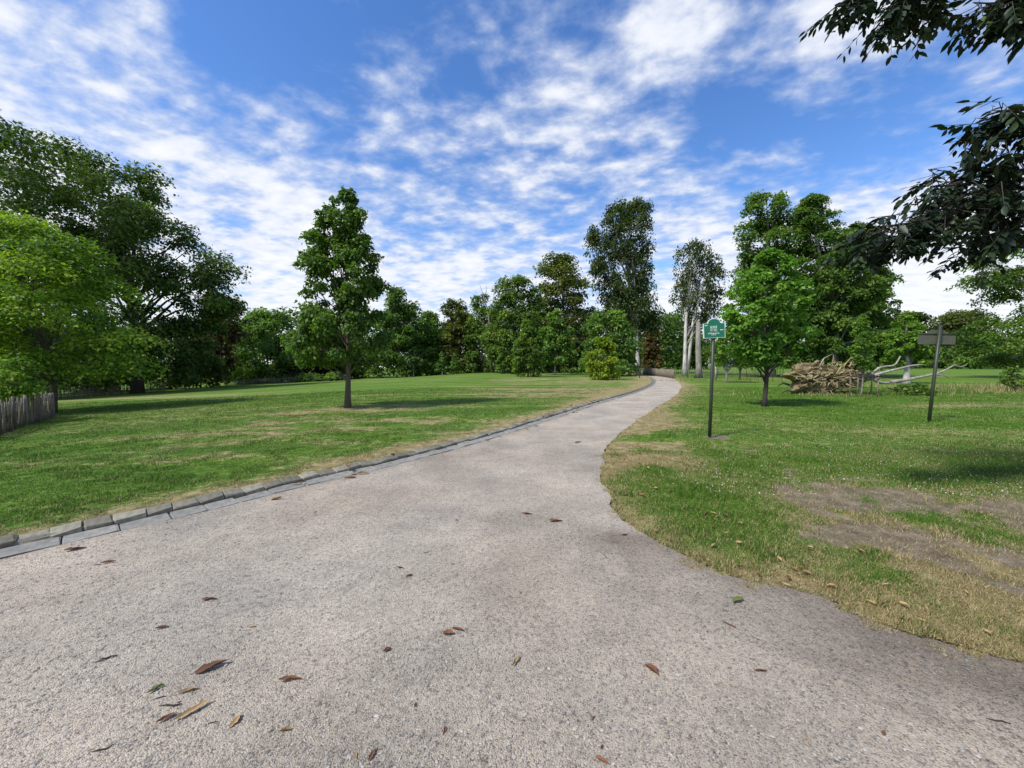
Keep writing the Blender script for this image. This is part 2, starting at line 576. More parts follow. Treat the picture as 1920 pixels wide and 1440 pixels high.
def masks(x, y, ek, er):
    """dry, bare: what the turf itself looks like"""
    left = ek > 0
    n1 = fbm(x * 0.45, y, 2.6, 10, 4)
    n2 = fbm(x, y, 0.7, 20, 3)
    n3 = fbm(x * 0.3, y, 9.0, 30, 3)
    dry = sstep(n1 * 0.55 + n2 * 0.25 + n3 * 0.35, 0.60, 0.78) * 0.85
    edge_l = np.exp(-(np.clip(ek - KW, 0, None) / (0.34 + 0.03 * np.clip(y, 0, 40))) ** 1.5) * (0.45 + 1.0 * n2) * left
    zone = sstep(y, 13, 22) * (1 - sstep(y, 42, 60)) * sstep(x, -5, 1.5) * left * sstep(n1 + 0.25 * n2, 0.38, 0.68) * 0.9
    gum = np.exp(-(((x + 6.0) / 3.2) ** 2 + ((y - 14.1) / 1.1) ** 2)) * (0.4 + 0.9 * n2) * left
    gum2 = np.exp(-(((x + 2.5) / 4.5) ** 2 + ((y - 11.0) / 1.2) ** 2)) * sstep(n2, .4, .6) * 0.8 * left
    fen = np.exp(-(((y - 33 - 0.25 * (-x - 30)) / 3.0) ** 2)) * sstep(-x, 12, 30) * 0.7 * left
    spk = 0.55 + 0.9 * (fbm(x * 0.6, y, 0.35, 24, 3) - 0.5) * 2
    dry_l = np.clip((dry * 0.5 + zone + gum2 + fen) * spk + edge_l + gum * (0.5 + 0.5 * spk) + 0.10 * spk + 0.30 * sstep(fbm(x * .18, y * .9, 1.4, 34, 4), .54, .70) * (.5 + .5 * spk), 0, 1)
    er2 = np.clip(-er, 0, None)
    dry_r = np.exp(-er2 / (0.30 + 0.03 * np.clip(y - 4, 0, 20))) * (0.5 + 0.9 * n2) + dry * 0.3
    wedge = np.exp(-(((x - 2.6 - 0.25 * (y - 7)) / 0.95) ** 2)) * sstep(y, 4.5, 6.5) * (1 - sstep(y, 13, 20)) * sstep(n2, .25, .6) * 0.8
    nearr = (1 - sstep(y, 3.2, 6.2)) * sstep(x, 1.8, 3.5) * sstep(n2 * 0.7 + n1 * 0.5, 0.42, 0.68) * 0.85
    dry_r = np.clip(dry_r + wedge + nearr + np.exp(-(((y - 15.2) / 1.4) ** 2)) * sstep(n1, .4, .6) * .5, 0, 1)
    bare = np.zeros_like(x)
    for (bx, by, ra, rb) in BARE:
        bare = np.maximum(bare, np.exp(-((((x - bx) / ra) ** 2 + ((y - by) / rb) ** 2)) * 1.1))
    bare = sstep(bare + (n2 - 0.5) * 1.1 + (n1 - .5) * .3 + (fbm(x, y, .22, 26, 2) - .5) * .8, 0.24, 0.92) * (er < 0)
    far = sstep(np.abs(y) + np.abs(x), 120, 240)
    return np.where(left, dry_l, dry_r) * (1 - 0.6 * far), bare


# ------------------------------------------------------------------ ground sheet
def axis(fine0, fine1, step, lo, hi, g=1.06, mx=40):
    a = list(np.arange(fine0, fine1 + 1e-6, step))
    s = step
    v = a[-1]
    while v < hi:
        s = min(s * g, mx)
        v += s
        a.append(v)
    s = step
    v = a[0]
    b = []
    while v > lo:
        s = min(s * g, mx)
        v -= s
        b.append(v)
    return np.array(b[::-1] + a)


xs = axis(-8, 19, 0.13, -900, 900)
ya = axis(0.8, 14, 0.11, -60, 14)
yb = axis(14, 16, 0.12, 14, 1100, 1.02)
yb = yb[yb > 14.01]
ys = np.concatenate([ya[ya <= 14.0001], yb])
s_ = np.diff(ys)
X, Y = np.meshgrid(xs, ys, indexing='xy')
x, y = X.ravel(), Y.ravel()
near = (np.abs(x) < 60) & (y < 120) & (y > -15)
ek = np.where(x < KERB[-1, 0], 99.0, -99.0)
er = np.full(len(x), -99.0)
ek[near] = signed(KERB, x[near], y[near])
er[near] = signed(RIGHT, x[near], y[near])
z = hgt(x, y)
on_path = (ek < KW * 0.75) & (er > 0.04) & near
ramp_k = np.clip((ek - 0.26) / 0.10, 0, 1)
z = np.where(on_path, z - 0.07, z)
left_m = near & (ek > 0.26)
z = np.where(left_m, hgt(x, y) - 0.07 * (1 - ramp_k) + raise_at(y) * ramp_k * np.exp(-np.clip(ek - .5, 0, None) / 2.5), z)
z = np.where(near & (er <= 0.04) & (ek < 0.3), z + 0.012 + 0.02 * sstep(-er, 0, 0.6) + (fbm(x, y, .5, 70, 3) - .5) * 0.05 * (1 - sstep(y, 10, 20)), z)
dry, bare = masks(x, y, ek, er)
nx, ny = len(xs), len(ys)
i, j = np.meshgrid(np.arange(ny - 1), np.arange(nx - 1), indexing='ij')
i, j = i.ravel(), j.ravel()
quads = np.stack([i * nx + j, i * nx + j + 1, (i + 1) * nx + j + 1, (i + 1) * nx + j], 1)

mg, t, b, o = new_mat('lawn_turf')
gx = nd(t, 'ShaderNodeTexCoord')
a_dry = nd(t, 'ShaderNodeAttribute', attribute_name='dry')
a_bare = nd(t, 'ShaderNodeAttribute', attribute_name='bare')
nA = noise(t, gx.outputs['Object'], 0.45, 5, 0.6)
nB = noise(t, gx.outputs['Object'], 5.5, 6, 0.7)
nC = noise(t, gx.outputs['Object'], 60.0, 6, 0.75)
mpg = nd(t, 'ShaderNodeMapping')
mpg.inputs['Scale'].default_value = (0.5, 1.6, 1)
t.links.new(gx.outputs['Object'], mpg.inputs[0])
nD = noise(t, mpg.outputs[0], 2.6, 6, 0.7)
nE = noise(t, gx.outputs['Object'], 15.0, 4, 0.65)
mps = nd(t, 'ShaderNodeMapping')
mps.inputs['Scale'].default_value = (0.10, 0.62, 1)
mps.inputs['Rotation'].default_value = (0, 0, 0.05)
t.links.new(gx.outputs['Object'], mps.inputs[0])
nF = noise(t, mps.outputs[0], 1.0, 6, 0.62)
fg = math_n(t, 'ADD', math_n(t, 'ADD', math_n(t, 'MULTIPLY', nF, 0.28), math_n(t, 'MULTIPLY', nB, 0.34)), math_n(t, 'ADD', math_n(t, 'MULTIPLY', nC, 0.16), math_n(t, 'MULTIPLY', nE, 0.22)))
c_gr = ramp(t, fg, [(0.38, (.022, .064, .007)), (0.49, (.076, .155, .015)), (0.58, (.170, .250, .036))])
c_st = ramp(t, math_n(t, 'ADD', math_n(t, 'MULTIPLY', nB, 0.5), math_n(t, 'MULTIPLY', nC, 0.5)), [(0.38, (.095, .078, .034)), (0.50, (.270, .220, .100)), (0.60, (.430, .360, .190))])
c_so = ramp(t, math_n(t, 'ADD', math_n(t, 'MULTIPLY', nB, 0.5), math_n(t, 'MULTIPLY', nC, 0.5)), [(0.36, (.085, .066, .042)), (0.5, (.20, .160, .108)), (0.60, (.33, .275, .195))])
fd = math_n(t, 'ADD', a_dry.outputs['Fac'], math_n(t, 'MULTIPLY', math_n(t, 'ADD', math_n(t, 'ADD', math_n(t, 'ADD', nB, nD), nE), -1.5), 1.25))
fd = math_n(t, 'ADD', fd, math_n(t, 'MULTIPLY', math_n(t, 'ADD', nF, -0.50), 2.0))
md = nd(t, 'ShaderNodeMapRange')
md.interpolation_type = 'SMOOTHSTEP'
md.inputs[1].default_value = 0.22
md.inputs[2].default_value = 0.78
t.links.new(fd, md.inputs[0])
cc = mixc(t, md.outputs[0], c_gr, c_st)
fb = math_n(t, 'ADD', a_bare.outputs['Fac'], math_n(t, 'MULTIPLY', math_n(t, 'ADD', math_n(t, 'ADD', nB, nE), -1.0), 1.1))
mb_ = nd(t, 'ShaderNodeMapRange')
mb_.interpolation_type = 'SMOOTHSTEP'
mb_.inputs[1].default_value = 0.25
mb_.inputs[2].default_value = 0.75
t.links.new(fb, mb_.inputs[0])
cc = mixc(t, mb_.outputs[0], cc, c_so)
t.links.new(cc, b.inputs['Base Color'])
b.inputs['Roughness'].default_value = 0.95
b.inputs['Specular IOR Level'].default_value = 0.15
bp = nd(t, 'ShaderNodeBump')
bp.inputs['Strength'].default_value = 0.9
bp.inputs['Distance'].default_value = 0.05
t.links.new(math_n(t, 'ADD', nB, math_n(t, 'MULTIPLY', nC, 0.5)), bp.inputs['Height'])
t.links.new(bp.outputs[0], b.inputs['Normal'])
ground = link('ground', mesh_np('ground', np.stack([x, y, z], 1), quads, mg, {'dry': dry, 'bare': bare}, True), kind='structure', label='mown park lawn with green turf and straw coloured dry patches', cat='lawn')

# ------------------------------------------------------------------ gravel path
mpth, t, b, o = new_mat('pale_gravel')
gx = nd(t, 'ShaderNodeTexCoord')
vo = nd(t, 'ShaderNodeTexVoronoi')
vo.inputs['Scale'].default_value = 170.0
t.links.new(gx.outputs['Object'], vo.inputs['Vector'])
vo2 = nd(t, 'ShaderNodeTexVoronoi')
vo2.inputs['Scale'].default_value = 38.0
t.links.new(gx.outputs['Object'], vo2.inputs['Vector'])
n1 = noise(t, gx.outputs['Object'], 1.1, 5, 0.6)
n2 = noise(t, gx.outputs['Object'], 30, 6, 0.75)
n3 = noise(t, gx.outputs['Object'], 160, 3, 0.7)
base = ramp(t, n1, [(0.30, (.345, .310, .258)), (0.52, (.432, .394, .330)), (0.72, (.505, .465, .395))])
sepc = nd(t, 'ShaderNodeSeparateColor')
t.links.new(vo.outputs['Color'], sepc.inputs[0])
gr = ramp(t, sepc.outputs[0], [(0.0, (.34, .34, .35)), (0.12, (.70, .70, .70)), (0.30, (.96, .95, .94)), (0.8, (1.05, 1.03, 1.0)), (1.0, (1.25, 1.24, 1.22))])
cc = mixc(t, 1.0, base, gr, 'MULTIPLY')
g2 = ramp(t, n2, [(0.33, (.40, .40, .42)), (0.45, (.90, .90, .90)), (0.7, (1.14, 1.13, 1.12))])
cc = mixc(t, 1.0, cc, g2, 'MULTIPLY')
n4 = noise(t, gx.outputs['Object'], 6.5, 6, 0.7)
g3 = ramp(t, n4, [(0.30, (.78, .78, .79)), (0.46, (.97, .96, .96)), (0.66, (1.06, 1.05, 1.04))])
cc = mixc(t, 1.0, cc, g3, 'MULTIPLY')
n5 = noise(t, gx.outputs['Object'], 0.55, 4, 0.55)
cc = mixc(t, 1.0, cc, ramp(t, n5, [(0.36, (.92, .93, .95)), (0.62, (1.04, 1.0, .96))]), 'MULTIPLY')
a_d = nd(t, 'ShaderNodeAttribute', attribute_name='dirt')
cc = mixc(t, a_d.outputs['Fac'], cc, mixc(t, 1.0, cc, (.50, .46, .42), 'MULTIPLY'))
t.links.new(cc, b.inputs['Base Color'])
b.inputs['Roughness'].default_value = 0.95
b.inputs['Specular IOR Level'].default_value = 0.2
bp = nd(t, 'ShaderNodeBump')
bp.inputs['Strength'].default_value = 1.0
bp.inputs['Distance'].default_value = 0.009
hh = math_n(t, 'ADD', math_n(t, 'MULTIPLY', n2, 0.9), math_n(t, 'MULTIPLY', n3, 0.35))
hh = math_n(t, 'SUBTRACT', hh, math_n(t, 'MULTIPLY', vo.outputs['Distance'], 0.5))
t.links.new(hh, bp.inputs['Height'])
t.links.new(bp.outputs[0], b.inputs['Normal'])

NA, NB = 420, 40
ia = np.linspace(0, NK - 1, NA)
# pair the two edges so that the cross lines stay short
Lc = np.stack([np.interp(ia, np.arange(NK), KERB[:, k]) for k in (0, 1)], 1)
def idx_at(curve, p):
    return int(np.argmin(np.hypot(curve[:, 0] - p[0], curve[:, 1] - p[1])))


PAIRS = [((0, 1051), (1745, 1206)), ((275, 987), (1453, 1098)), ((540, 922), (1203, 1000)), ((735, 875), (1153, 943)), ((840, 847), (1128, 888)), ((950, 815), (1140, 838)), ((1050, 782), (1190, 792)), ((1125, 757), (1226, 767)), ((1197, 735), (1257, 749)), ((1222, 724), (1274, 734)), ((1227, 711), (1272, 716))]
ka = [0] + [idx_at(KERB, G(*a)) for a, _ in PAIRS] + [NK - 1]
kb = [0] + [idx_at(RIGHT, G(*b_)) for _, b_ in PAIRS] + [NK - 1]
ib = np.interp(ia, ka, kb)
Rc = np.stack([np.interp(ib, np.arange(NK), RIGHT[:, k]) for k in (0, 1)], 1)
Tk = np.gradient(Lc, axis=0)
Tk /= np.linalg.norm(Tk, axis=1)[:, None]
Nk = np.stack([-Tk[:, 1], Tk[:, 0]], 1)
Lin = Lc + Nk * 0.02
u = np.linspace(0, 1, NB)
PX = Lin[:, None, :] * (1 - u[None, :, None]) + Rc[:, None, :] * u[None, :, None]
px_, py_ = PX[..., 0].ravel(), PX[..., 1].ravel()
pz_ = hgt(px_, py_) + 0.004 + (fbm(px_, py_, 0.8, 80, 3) - 0.5) * 0.018 * (1 - sstep(py_, 10, 25))
erp = np.repeat(u[None, :], NA, 0).ravel()
n_d = fbm(px_, py_, 0.9, 90, 4)
n_w = fbm(px_ * 1.0, py_ * .6, 1.6, 140, 4)
sd_r = np.abs(signed(RIGHT, px_, py_))
dirt = np.clip(np.exp(-sd_r / 0.5) * (py_ < 3.6) * (px_ > .9) * (0.35 + 1.3 * n_d) + sstep(n_d, .62, .8) * .45 * (py_ < 5) * (px_ > .6) + np.exp(-(((px_ - 2.6) / .55) ** 2 + ((py_ - 1.95) / .16) ** 2)) * .8 + sstep(n_w, .52, .72) * .30 * (1 - sstep(py_, 5, 12)) + np.exp(-np.abs(signed(KERB, px_, py_)) / .10) * .45, 0, 1)
i, j = np.meshgrid(np.arange(NA - 1), np.arange(NB - 1), indexing='ij')
i, j = i.ravel(), j.ravel()
pq = np.stack([i * NB + j, i * NB + j + 1, (i + 1) * NB + j + 1, (i + 1) * NB + j], 1)
path = link('path', mesh_np('path', np.stack([px_, py_, pz_], 1), pq, mpth, {'dirt': dirt}, True), kind='structure', label='pale gravel footpath curving away to the right', cat='path')


def path_z(x, y):
    return hgt(x, y) + 0.004 + (fbm(x, y, 0.8, 80, 3) - 0.5) * 0.018 * (1 - sstep(y, 10, 25))


def ground_z(x, y):
    """height of the turf surface"""
    x, y = np.atleast_1d(np.asarray(x, float)), np.atleast_1d(np.asarray(y, float))
    ek, er = signed(KERB, x, y), signed(RIGHT, x, y)
    z = hgt(x, y)
    zl = z + raise_at(y) * np.exp(-np.clip(ek - .5, 0, None) / 2.5)
    zr = z + 0.012 + 0.02 * sstep(-er, 0, 0.6) + (fbm(x, y, .5, 70, 3) - .5) * 0.05 * (1 - sstep(y, 10, 20))
    return np.where(ek > 0.2, zl, np.where(er < 0, zr, path_z(x, y)))


# ------------------------------------------------------------------ kerb: setts and gutter slabs
kerb = empty('kerb', (0, 0, 0), 'row of grey stone setts with a concrete gutter along the path', 'kerb', kind='structure')


def stone_mesh(name, l, w, h, mat, k, bev=0.02, jit=0.008):
    bm = bmesh.new()
    bmesh.ops.create_cube(bm, size=1.0)
    for v in bm.verts:
        v.co.x *= l
        v.co.y *= w
        v.co.z *= h
    bmesh.ops.bevel(bm, geom=bm.edges[:], offset=bev, segments=1, affect='EDGES')
    for v in bm.verts:
        v.co += Vector((random.gauss(0, jit), random.gauss(0, jit), random.gauss(0, jit)))
    me = bpy.data.meshes.new(name)
    bm.to_mesh(me)
    bm.free()
    me.materials.append(mat)
    return me


st_m = [stone_mesh('kerb_stone', 0.215, 0.155, 0.20, M['kerb'], k, 0.014, 0.005) for k in range(7)]
sl_m = [stone_mesh('gutter_slab', 0.33, 0.215, 0.10, M['slab'], k, 0.010, 0.004) for k in range(5)]
arc = np.concatenate([[0], np.cumsum(np.linalg.norm(np.diff(KERB, axis=0), axis=1))])


def kpoint(s):
    p = np.array([np.interp(s, arc, KERB[:, 0]), np.interp(s, arc, KERB[:, 1])])
    q = np.array([np.interp(s + .1, arc, KERB[:, 0]), np.interp(s + .1, arc, KERB[:, 1])])
    tt = (q - p) / (np.linalg.norm(q - p) + 1e-9)
    return p, tt, np.array([-tt[1], tt[0]])


far_k, far_s = MB(), MB()
s = 0.0
cube_f = [(0, 1, 3, 2), (4, 6, 7, 5), (0, 4, 5, 1), (2, 3, 7, 6), (0, 2, 6, 4), (1, 5, 7, 3)]
while s < arc[-1] - 1:
    ln = random.uniform(0.185, 0.25)
    p, tt, nn = kpoint(s + ln / 2)
    c = p + nn * (0.325 + random.gauss(0, 0.006))
    zt = float(hgt(*c)) + raise_at(c[1]) + 0.012 + random.gauss(0, 0.006)
    ang = math.atan2(tt[1], tt[0]) + random.gauss(0, 0.03)
    if c[1] < 19:
        if c[1] > -0.5:
            o = link('kerb_stone', random.choice(st_m), kerb, loc=(c[0], c[1], zt - 0.10))
            o.rotation_euler = (random.gauss(0.20, 0.04), random.gauss(0, 0.03), ang)
            o.scale = ((ln - 0.004) / 0.210, 1, 1)
    else:
        far_k.box((c[0], c[1], zt - 0.09), (ln - 0.02, 0.155, 0.18), rotz(ang))
    s += ln
s = 0.0
while s < arc[-1] - 1:
    ln = random.uniform(0.27, 0.42)
    p, tt, nn = kpoint(s + ln / 2)
    c = p + nn * 0.125
    zt = float(hgt(*c)) + 0.018 + random.gauss(0, 0.004)
    ang = math.atan2(tt[1], tt[0]) + random.gauss(0, 0.012)
    if c[1] < 19:
        if c[1] > -0.5:
            o = link('gutter_slab', random.choice(sl_m), kerb, loc=(c[0], c[1], zt - 0.05))
            o.rotation_euler = (random.gauss(0.05, 0.015), random.gauss(0, 0.01), ang)
            o.scale = ((ln - 0.008) / 0.33, 1, 1)
    else:
        far_s.box((c[0], c[1], zt - 0.05), (ln - 0.01, 0.215, 0.10), rotz(ang))
    s += ln
link('kerb_stone', far_k.mesh('kerb_stones_far', M['kerb']), kerb, kind='stuff')
link('gutter_slab', far_s.mesh('gutter_slabs_far', M['slab']), kerb, kind='stuff')
bed = []
for s in np.arange(0, arc[-1] - .5, 0.25):
    p, tt, nn = kpoint(s)
    for e, dz in ((0.005, -0.012), (0.24, -0.006), (0.26, raise_at(p[1]) * .85), (0.40, raise_at(p[1]) * .95)):
        q = p + nn * e
        bed.append((q[0], q[1], float(hgt(*q)) + dz))
nb = len(bed) // 4
fb = [(4 * i + k, 4 * i + k + 1, 4 * i + k + 5, 4 * i + k + 4) for i in range(nb - 1) for k in range(3)]
link('mortar_bed', mesh_np('mortar_bed', bed, np.array(fb), M['bedding']), kerb)

# ------------------------------------------------------------------ loose grit on the path
N = 30000
d = 1.2 + 6.5 * rng.random(N * 2) ** 1.7
gxx = (rng.random(N * 2) * 2 - 1) * 1.5 * d
ok = (signed(KERB, gxx, d) < -0.02) & (signed(RIGHT, gxx, d) > -0.25)
gxx, gyy = gxx[ok][:N], d[ok][:N]
N = len(gxx)
r = (0.0022 + 0.0055 * rng.random(N) ** 3.0) * (1 + 0.10 * gyy)
ang = rng.random(N) * 6.283
zz = path_z(gxx, gyy) + r * 0.25
oct_ = np.array([[1, 0, 0], [0, 1, 0], [-1, 0, 0], [0, -1, 0], [0, 0, 1], [0, 0, -1]], float)
V = oct_[None] * (np.stack([r * (0.8 + .8 * rng.random(N)), r * (.6 + .5 * rng.random(N)), r * (.4 + .4 * rng.random(N))], 1))[:, None, :]
V = V * (1 + 0.25 * rng.normal(size=V.shape))
ca, sa = np.cos(ang)[:, None], np.sin(ang)[:, None]
V = np.stack([V[..., 0] * ca - V[..., 1] * sa, V[..., 0] * sa + V[..., 1] * ca, V[..., 2]], 2)
V += np.stack([gxx, gyy, zz], 1)[:, None, :]
of = np.array([(0, 1, 4), (1, 2, 4), (2, 3, 4), (3, 0, 4)])
Fp = (of[None] + (np.arange(N) * 6)[:, None, None]).reshape(-1, 3)
tone = 0.14 + 0.25 * rng.random(N) ** 0.9
tone = np.where(rng.random(N) < 0.01, 0.44, tone)
tone = tone * np.where((np.abs(signed(RIGHT, gxx, gyy)) < .8) & (gyy < 3.8), .62, 1.0)
pc = np.stack([tone * 1.03, tone * 0.97, tone * 0.87], 1)
M['grit'] = vcol_mat('loose_grit')
link('gravel', mesh_np('gravel', V.reshape(-1, 3), Fp, M['grit'], cols={'Col': np.repeat(pc, 6, 0)}), kind='stuff', label='loose grit scattered over the gravel path', cat='gravel')

# ------------------------------------------------------------------ grass blades
M['grass'] = vcol_mat('grass_blades', 0.7, 0.25, 0.15)


def blades(x, y, z, h, w, col, lean=0.5):
    n = len(x)
    a = rng.random(n) * 6.283
    la = rng.random(n) * 6.283
    ll = h * lean * rng.random(n)
    V = np.empty((n, 3, 3))
    V[:, 0] = np.stack([x - np.cos(a) * w, y - np.sin(a) * w, z - 0.004], 1)
    V[:, 1] = np.stack([x + np.cos(a) * w, y + np.sin(a) * w, z - 0.004], 1)
    V[:, 2] = np.stack([x + np.cos(la) * ll, y + np.sin(la) * ll, z + h], 1)
    F = np.arange(n * 3).reshape(-1, 3)
    return V.reshape(-1, 3), F, np.repeat(col, 3, 0)


def grass_cols(n, dry):
    g = rng.random(n)[:, None]
    green = np.array([.028, .088, .008]) * (1 - g) + np.array([.128, .245, .028]) * g
    straw = np.array([.20, .155, .070]) * (1 - g) + np.array([.50, .415, .215]) * g
    k = (rng.random(n) < np.clip(dry * 1.05 + 0.04, 0, 0.95))[:, None]
    return np.where(k, straw, green)


N = 820000
gy = 2.0 + 26.0 * rng.random(N) ** 1.85
gx_ = (rng.random(N) * 2 - 1) * 1.42 * gy
# gather into tufts
gx_ += rng.normal(0, .012, N)
ekb, erb = signed(KERB, gx_, gy), signed(RIGHT, gx_, gy)
dryb, bareb = masks(gx_, gy, ekb, erb)
edge = (fbm(gx_, gy, .25, 95, 3) - .5) * .3
ok = ((ekb > KW + 0.01) | (erb < 0.02 + edge * 1.1)) & (rng.random(N) > bareb * 0.85) & (fbm(gx_, gy, .16, 97, 2) > 0.30 + 0.22 * dryb)
gx_, gy, dryb, bareb, ekb, erb = gx_[ok], gy[ok], dryb[ok], bareb[ok], ekb[ok], erb[ok]
tuft = fbm(gx_, gy, .35, 98, 3)
h = (0.014 + 0.024 * rng.random(len(gx_))) * (1 + .012 * gy) * (0.6 + 1.3 * sstep(tuft, .4, .75)) * np.where(ekb > 0, .85, 1.0) * (1 - .4 * dryb)
w = 0.0022 + 0.00042 * gy
V, F, Cc = blades(gx_, gy, ground_z(gx_, gy), h, w, grass_cols(len(gx_), np.clip(dryb + bareb * .35, 0, 1)), 1.1)
link('grass', mesh_np('grass', V, F, M['grass'], cols={'Col': Cc}), kind='stuff', label='short mown grass blades of the lawns beside the path', cat='grass')

# flattened straw and short blades close to the camera on the right
N = 230000
gy = 1.7 + 5.3 * rng.random(N) ** 1.2
gx_ = 1.0 + (1.45 * gy - 0.6) * rng.random(N)
ekb, erb = signed(KERB, gx_, gy), signed(RIGHT, gx_, gy)
dryb, bareb = masks(gx_, gy, ekb, erb)
ok = (erb < 0.03 + (fbm(gx_, gy, .16, 96, 3) - .5) * .55) & (rng.random(N) > bareb * .93)
gx_, gy, dryb, bareb = gx_[ok], gy[ok], dryb[ok], bareb[ok]
flat_ = rng.random(len(gx_)) < (.35 + .4 * dryb)
h = np.where(flat_, .004 + .010 * rng.random(len(gx_)), .010 + .022 * rng.random(len(gx_)))
V, F, Cc = blades(gx_, gy, ground_z(gx_, gy), h, .0018 + .0004 * gy, grass_cols(len(gx_), np.clip(np.where(flat_, dryb + .45, dryb), 0, 1)), 1.0)
V = V.reshape(-1, 3, 3)
la_ = rng.random(len(gx_)) * 6.283
V[:, 2, 0] += np.where(flat_, np.cos(la_) * .05 * rng.random(len(gx_)), 0)
V[:, 2, 1] += np.where(flat_, np.sin(la_) * .05 * rng.random(len(gx_)), 0)
link('grass', mesh_np('grass_near', V.reshape(-1, 3), F, M['grass'], cols={'Col': Cc}), kind='stuff', label='trodden straw and thin grass in the lower right foreground', cat='grass')

# small white clover heads in the right lawn
N = 1500
cy_ = 4.5 + 13 * rng.random(N) ** 1.3
cx_ = 1.5 + (1.4 * cy_ - 1.5) * rng.random(N)
ok = (signed(RIGHT, cx_, cy_) < -.8) & (fbm(cx_, cy_, 1.5, 120, 3) > .48)
cx_, cy_ = cx_[ok], cy_[ok]
n = len(cx_)
cz_ = ground_z(cx_, cy_) + .035 + .02 * rng.random(n)
rr = (.004 + .006 * rng.random(n))[:, None, None]
V = (oct_[None] * rr * np.array([1, 1, .5])) + np.stack([cx_, cy_, cz_], 1)[:, None, :]
F = (np.array([(0, 1, 4), (1, 2, 4), (2, 3, 4), (3, 0, 4), (1, 0, 5), (2, 1, 5), (3, 2, 5), (0, 3, 5)])[None] + (np.arange(n) * 6)[:, None, None]).reshape(-1, 3)
link('clover_flowers', mesh_np('clover_flowers', V.reshape(-1, 3), F, M['white']), kind='stuff', label='tiny white flecks of clover dotted over the right lawn', cat='flowers')

# rough uncut meadow grass behind the fallen tree and along the right
N = 90000
mx_ = 8 + 50 * rng.random(N)
my_ = 17.5 + 26 * rng.random(N) ** 1.2
den = np.maximum(np.exp(-(((my_ - 24.5 - 0.10 * (mx_ - 25)) / 3.6) ** 2)) * sstep(mx_, 24.5, 28.0), np.exp(-(((mx_ - 16.8) / 5.2) ** 2 + ((my_ - 20.6) / 1.2) ** 2)) * .9)
den = np.maximum(den, np.exp(-(((mx_ - 25.0) / 8.0) ** 2 + ((my_ - 41) / 2.0) ** 2)) * .9)
ok = rng.random(N) < den * sstep(fbm(mx_, my_, 1.6, 110, 3), .25, .6)
mx_, my_ = mx_[ok], my_[ok]
n = len(mx_)
hh_ = (0.12 + 0.30 * rng.random(n)) * (0.5 + 0.9 * fbm(mx_, my_, 1.3, 112, 2)) * np.where(mx_ > 24, 1.15, 0.6)
V, F, Cc = blades(mx_, my_, ground_z(mx_, my_), hh_, 0.013 + 0 * mx_, grass_cols(n, 0.20 + 0.75 * sstep(fbm(mx_, my_, 2.2, 114, 2), .3, .65)), 0.7)
link('meadow_grass', mesh_np('meadow_grass', V, F, M['grass'], cols={'Col': Cc}), kind='stuff', label='long straw coloured uncut grass around the fallen tree', cat='grass')


# ------------------------------------------------------------------ trees
def leaf_quads(Cp, outw, size, droop, upb=0.5, asp=0.55, rnd=0.8):
    """rhombic folded leaves at Cp with outward directions outw"""
    n = len(Cp)
    nrm = outw * 0.5 + np.array([0, 0, upb]) + rng.normal(0, rnd * 0.6, (n, 3))
    nrm /= np.linalg.norm(nrm, axis=1)[:, None] + 1e-9
    tip = outw * 0.5 + rng.normal(0, 0.7, (n, 3)) + np.array([0, 0, -droop])
    tip -= nrm * np.sum(tip * nrm, 1)[:, None] * (1 - min(0.8, droop * 0.4))
    tip /= np.linalg.norm(tip, axis=1)[:, None] + 1e-9
    side = np.cross(nrm, tip)
    side /= np.linalg.norm(side, axis=1)[:, None] + 1e-9
    sz = (size * (0.45 + 1.05 * rng.random(n)))[:, None]
    V = np.empty((n, 4, 3))
    fold = nrm * sz * 0.12
    V[:, 0] = Cp - tip * sz * 0.5
    V[:, 1] = Cp + side * sz * asp * 0.5 + fold
    V[:, 2] = Cp + tip * sz * 0.5
    V[:, 3] = Cp - side * sz * asp * 0.5 + fold
    return V.reshape(-1, 3), np.arange(n * 4).reshape(-1, 4)


